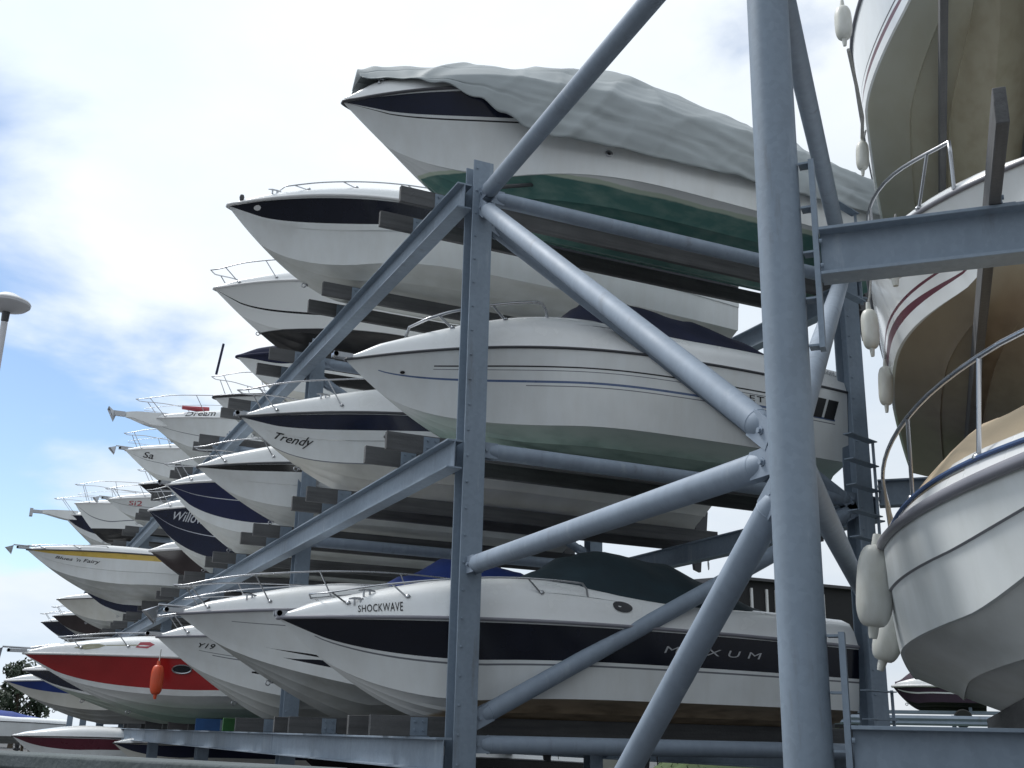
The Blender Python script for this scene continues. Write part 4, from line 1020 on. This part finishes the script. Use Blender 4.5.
# a gap in the cloud cover towards the low left
gap = N.new('ShaderNodeVectorMath'); gap.operation = 'DOT_PRODUCT'; nrm = N.new('ShaderNodeVectorMath'); nrm.operation = 'NORMALIZE'; L.new(tc.outputs['Generated'], nrm.inputs[0]); L.new(nrm.outputs[0], gap.inputs[0])
GAPDIR = Vector((-.11, .955, .26)).normalized(); gap.inputs[1].default_value = GAPDIR
gm = N.new('ShaderNodeMapRange'); gm.inputs['From Min'].default_value = .940; gm.inputs['From Max'].default_value = .995; gm.inputs['To Min'].default_value = .26; gm.inputs['To Max'].default_value = -.22; L.new(gap.outputs['Value'], gm.inputs['Value'])
hz = N.new('ShaderNodeMapRange'); hz.interpolation_type = 'SMOOTHSTEP'; hz.inputs['From Min'].default_value = .0; hz.inputs['From Max'].default_value = .17; hz.inputs['To Min'].default_value = .42; hz.inputs['To Max'].default_value = 0; L.new(sep.outputs['Z'], hz.inputs['Value'])
c0 = N.new('ShaderNodeMath'); c0.operation = 'ADD'; L.new(gm.outputs['Result'], c0.inputs[0]); L.new(hz.outputs['Result'], c0.inputs[1])
cs = N.new('ShaderNodeMath'); cs.operation = 'ADD'; L.new(n1.outputs['Fac'], cs.inputs[0]); L.new(c0.outputs[0], cs.inputs[1])
cm = N.new('ShaderNodeMapRange'); cm.interpolation_type = 'SMOOTHSTEP'; cm.inputs['From Min'].default_value = .39; cm.inputs['From Max'].default_value = .60; L.new(cs.outputs[0], cm.inputs['Value'])
cc = N.new('ShaderNodeMix'); cc.data_type = 'RGBA'; cc.inputs['A'].default_value = (5.9, 6.75, 7.7, 1); cc.inputs['B'].default_value = (7.4, 7.85, 8.3, 1)
cr = N.new('ShaderNodeMapRange'); cr.inputs['From Min'].default_value = .35; cr.inputs['From Max'].default_value = .62; L.new(n2.outputs['Fac'], cr.inputs['Value']); L.new(cr.outputs['Result'], cc.inputs['Factor'])
sdot = N.new('ShaderNodeVectorMath'); sdot.operation = 'DOT_PRODUCT'; L.new(nrm.outputs[0], sdot.inputs[0])
sdot.inputs[1].default_value = (math.sin(SUN_AZ) * math.cos(SUN_EL), math.cos(SUN_AZ) * math.cos(SUN_EL), math.sin(SUN_EL))
sm = N.new('ShaderNodeMapRange'); sm.inputs['From Min'].default_value = -.35; sm.inputs['From Max'].default_value = .95; sm.inputs['To Min'].default_value = .50; sm.inputs['To Max'].default_value = 1.02; L.new(sdot.outputs['Value'], sm.inputs['Value'])
cl = N.new('ShaderNodeVectorMath'); cl.operation = 'SCALE'; L.new(cc.outputs['Result'], cl.inputs[0]); L.new(sm.outputs['Result'], cl.inputs['Scale'])
mx = N.new('ShaderNodeMix'); mx.data_type = 'RGBA'; L.new(cm.outputs['Result'], mx.inputs['Factor']); L.new(sky.outputs['Color'], mx.inputs['A']); L.new(cl.outputs[0], mx.inputs['B']); L.new(mx.outputs['Result'], bg.inputs['Color'])
bg.inputs['Strength'].default_value = SKY_STR

sd = bpy.data.lights.new('sun', 'SUN'); sd.energy = 2.3; sd.angle = math.radians(14); sd.color = (1, .975, .94)
so = bpy.data.objects.new('sun', sd); COL.objects.link(so)
sdir = Vector((math.sin(SUN_AZ) * math.cos(SUN_EL), math.cos(SUN_AZ) * math.cos(SUN_EL), math.sin(SUN_EL)))
so.rotation_euler = sdir.to_track_quat('Z', 'Y').to_euler()

cam = bpy.data.cameras.new('camera'); co = bpy.data.objects.new('camera', cam); COL.objects.link(co); sc.camera = co
f, pit, rol, yaw = 1120.956, math.radians(17.44), math.radians(1.32), math.radians(24.65)
fw = Vector((math.sin(yaw), math.cos(yaw), 0)); rt = Vector((math.cos(yaw), -math.sin(yaw), 0)); up = Vector((0, 0, 1))
F = fw * math.cos(pit) + up * math.sin(pit); U = up * math.cos(pit) - fw * math.sin(pit)
R2 = rt * math.cos(rol) + U * math.sin(rol); U2 = U * math.cos(rol) - rt * math.sin(rol)
co.matrix_world = Matrix(((R2.x, U2.x, -F.x, -4.76), (R2.y, U2.y, -F.y, -11.47), (R2.z, U2.z, -F.z, .03), (0, 0, 0, 1)))
cam.sensor_width = 36; cam.lens = 36 * f / 1024; cam.clip_start = .05; cam.clip_end = 3000

sc.view_settings.view_transform = 'Standard'; sc.view_settings.look = 'None'; sc.view_settings.exposure = 0.15; sc.view_settings.gamma = 1
sc.render.engine = 'CYCLES'; sc.cycles.max_bounces = 6; sc.cycles.diffuse_bounces = 4; sc.cycles.use_denoising = True
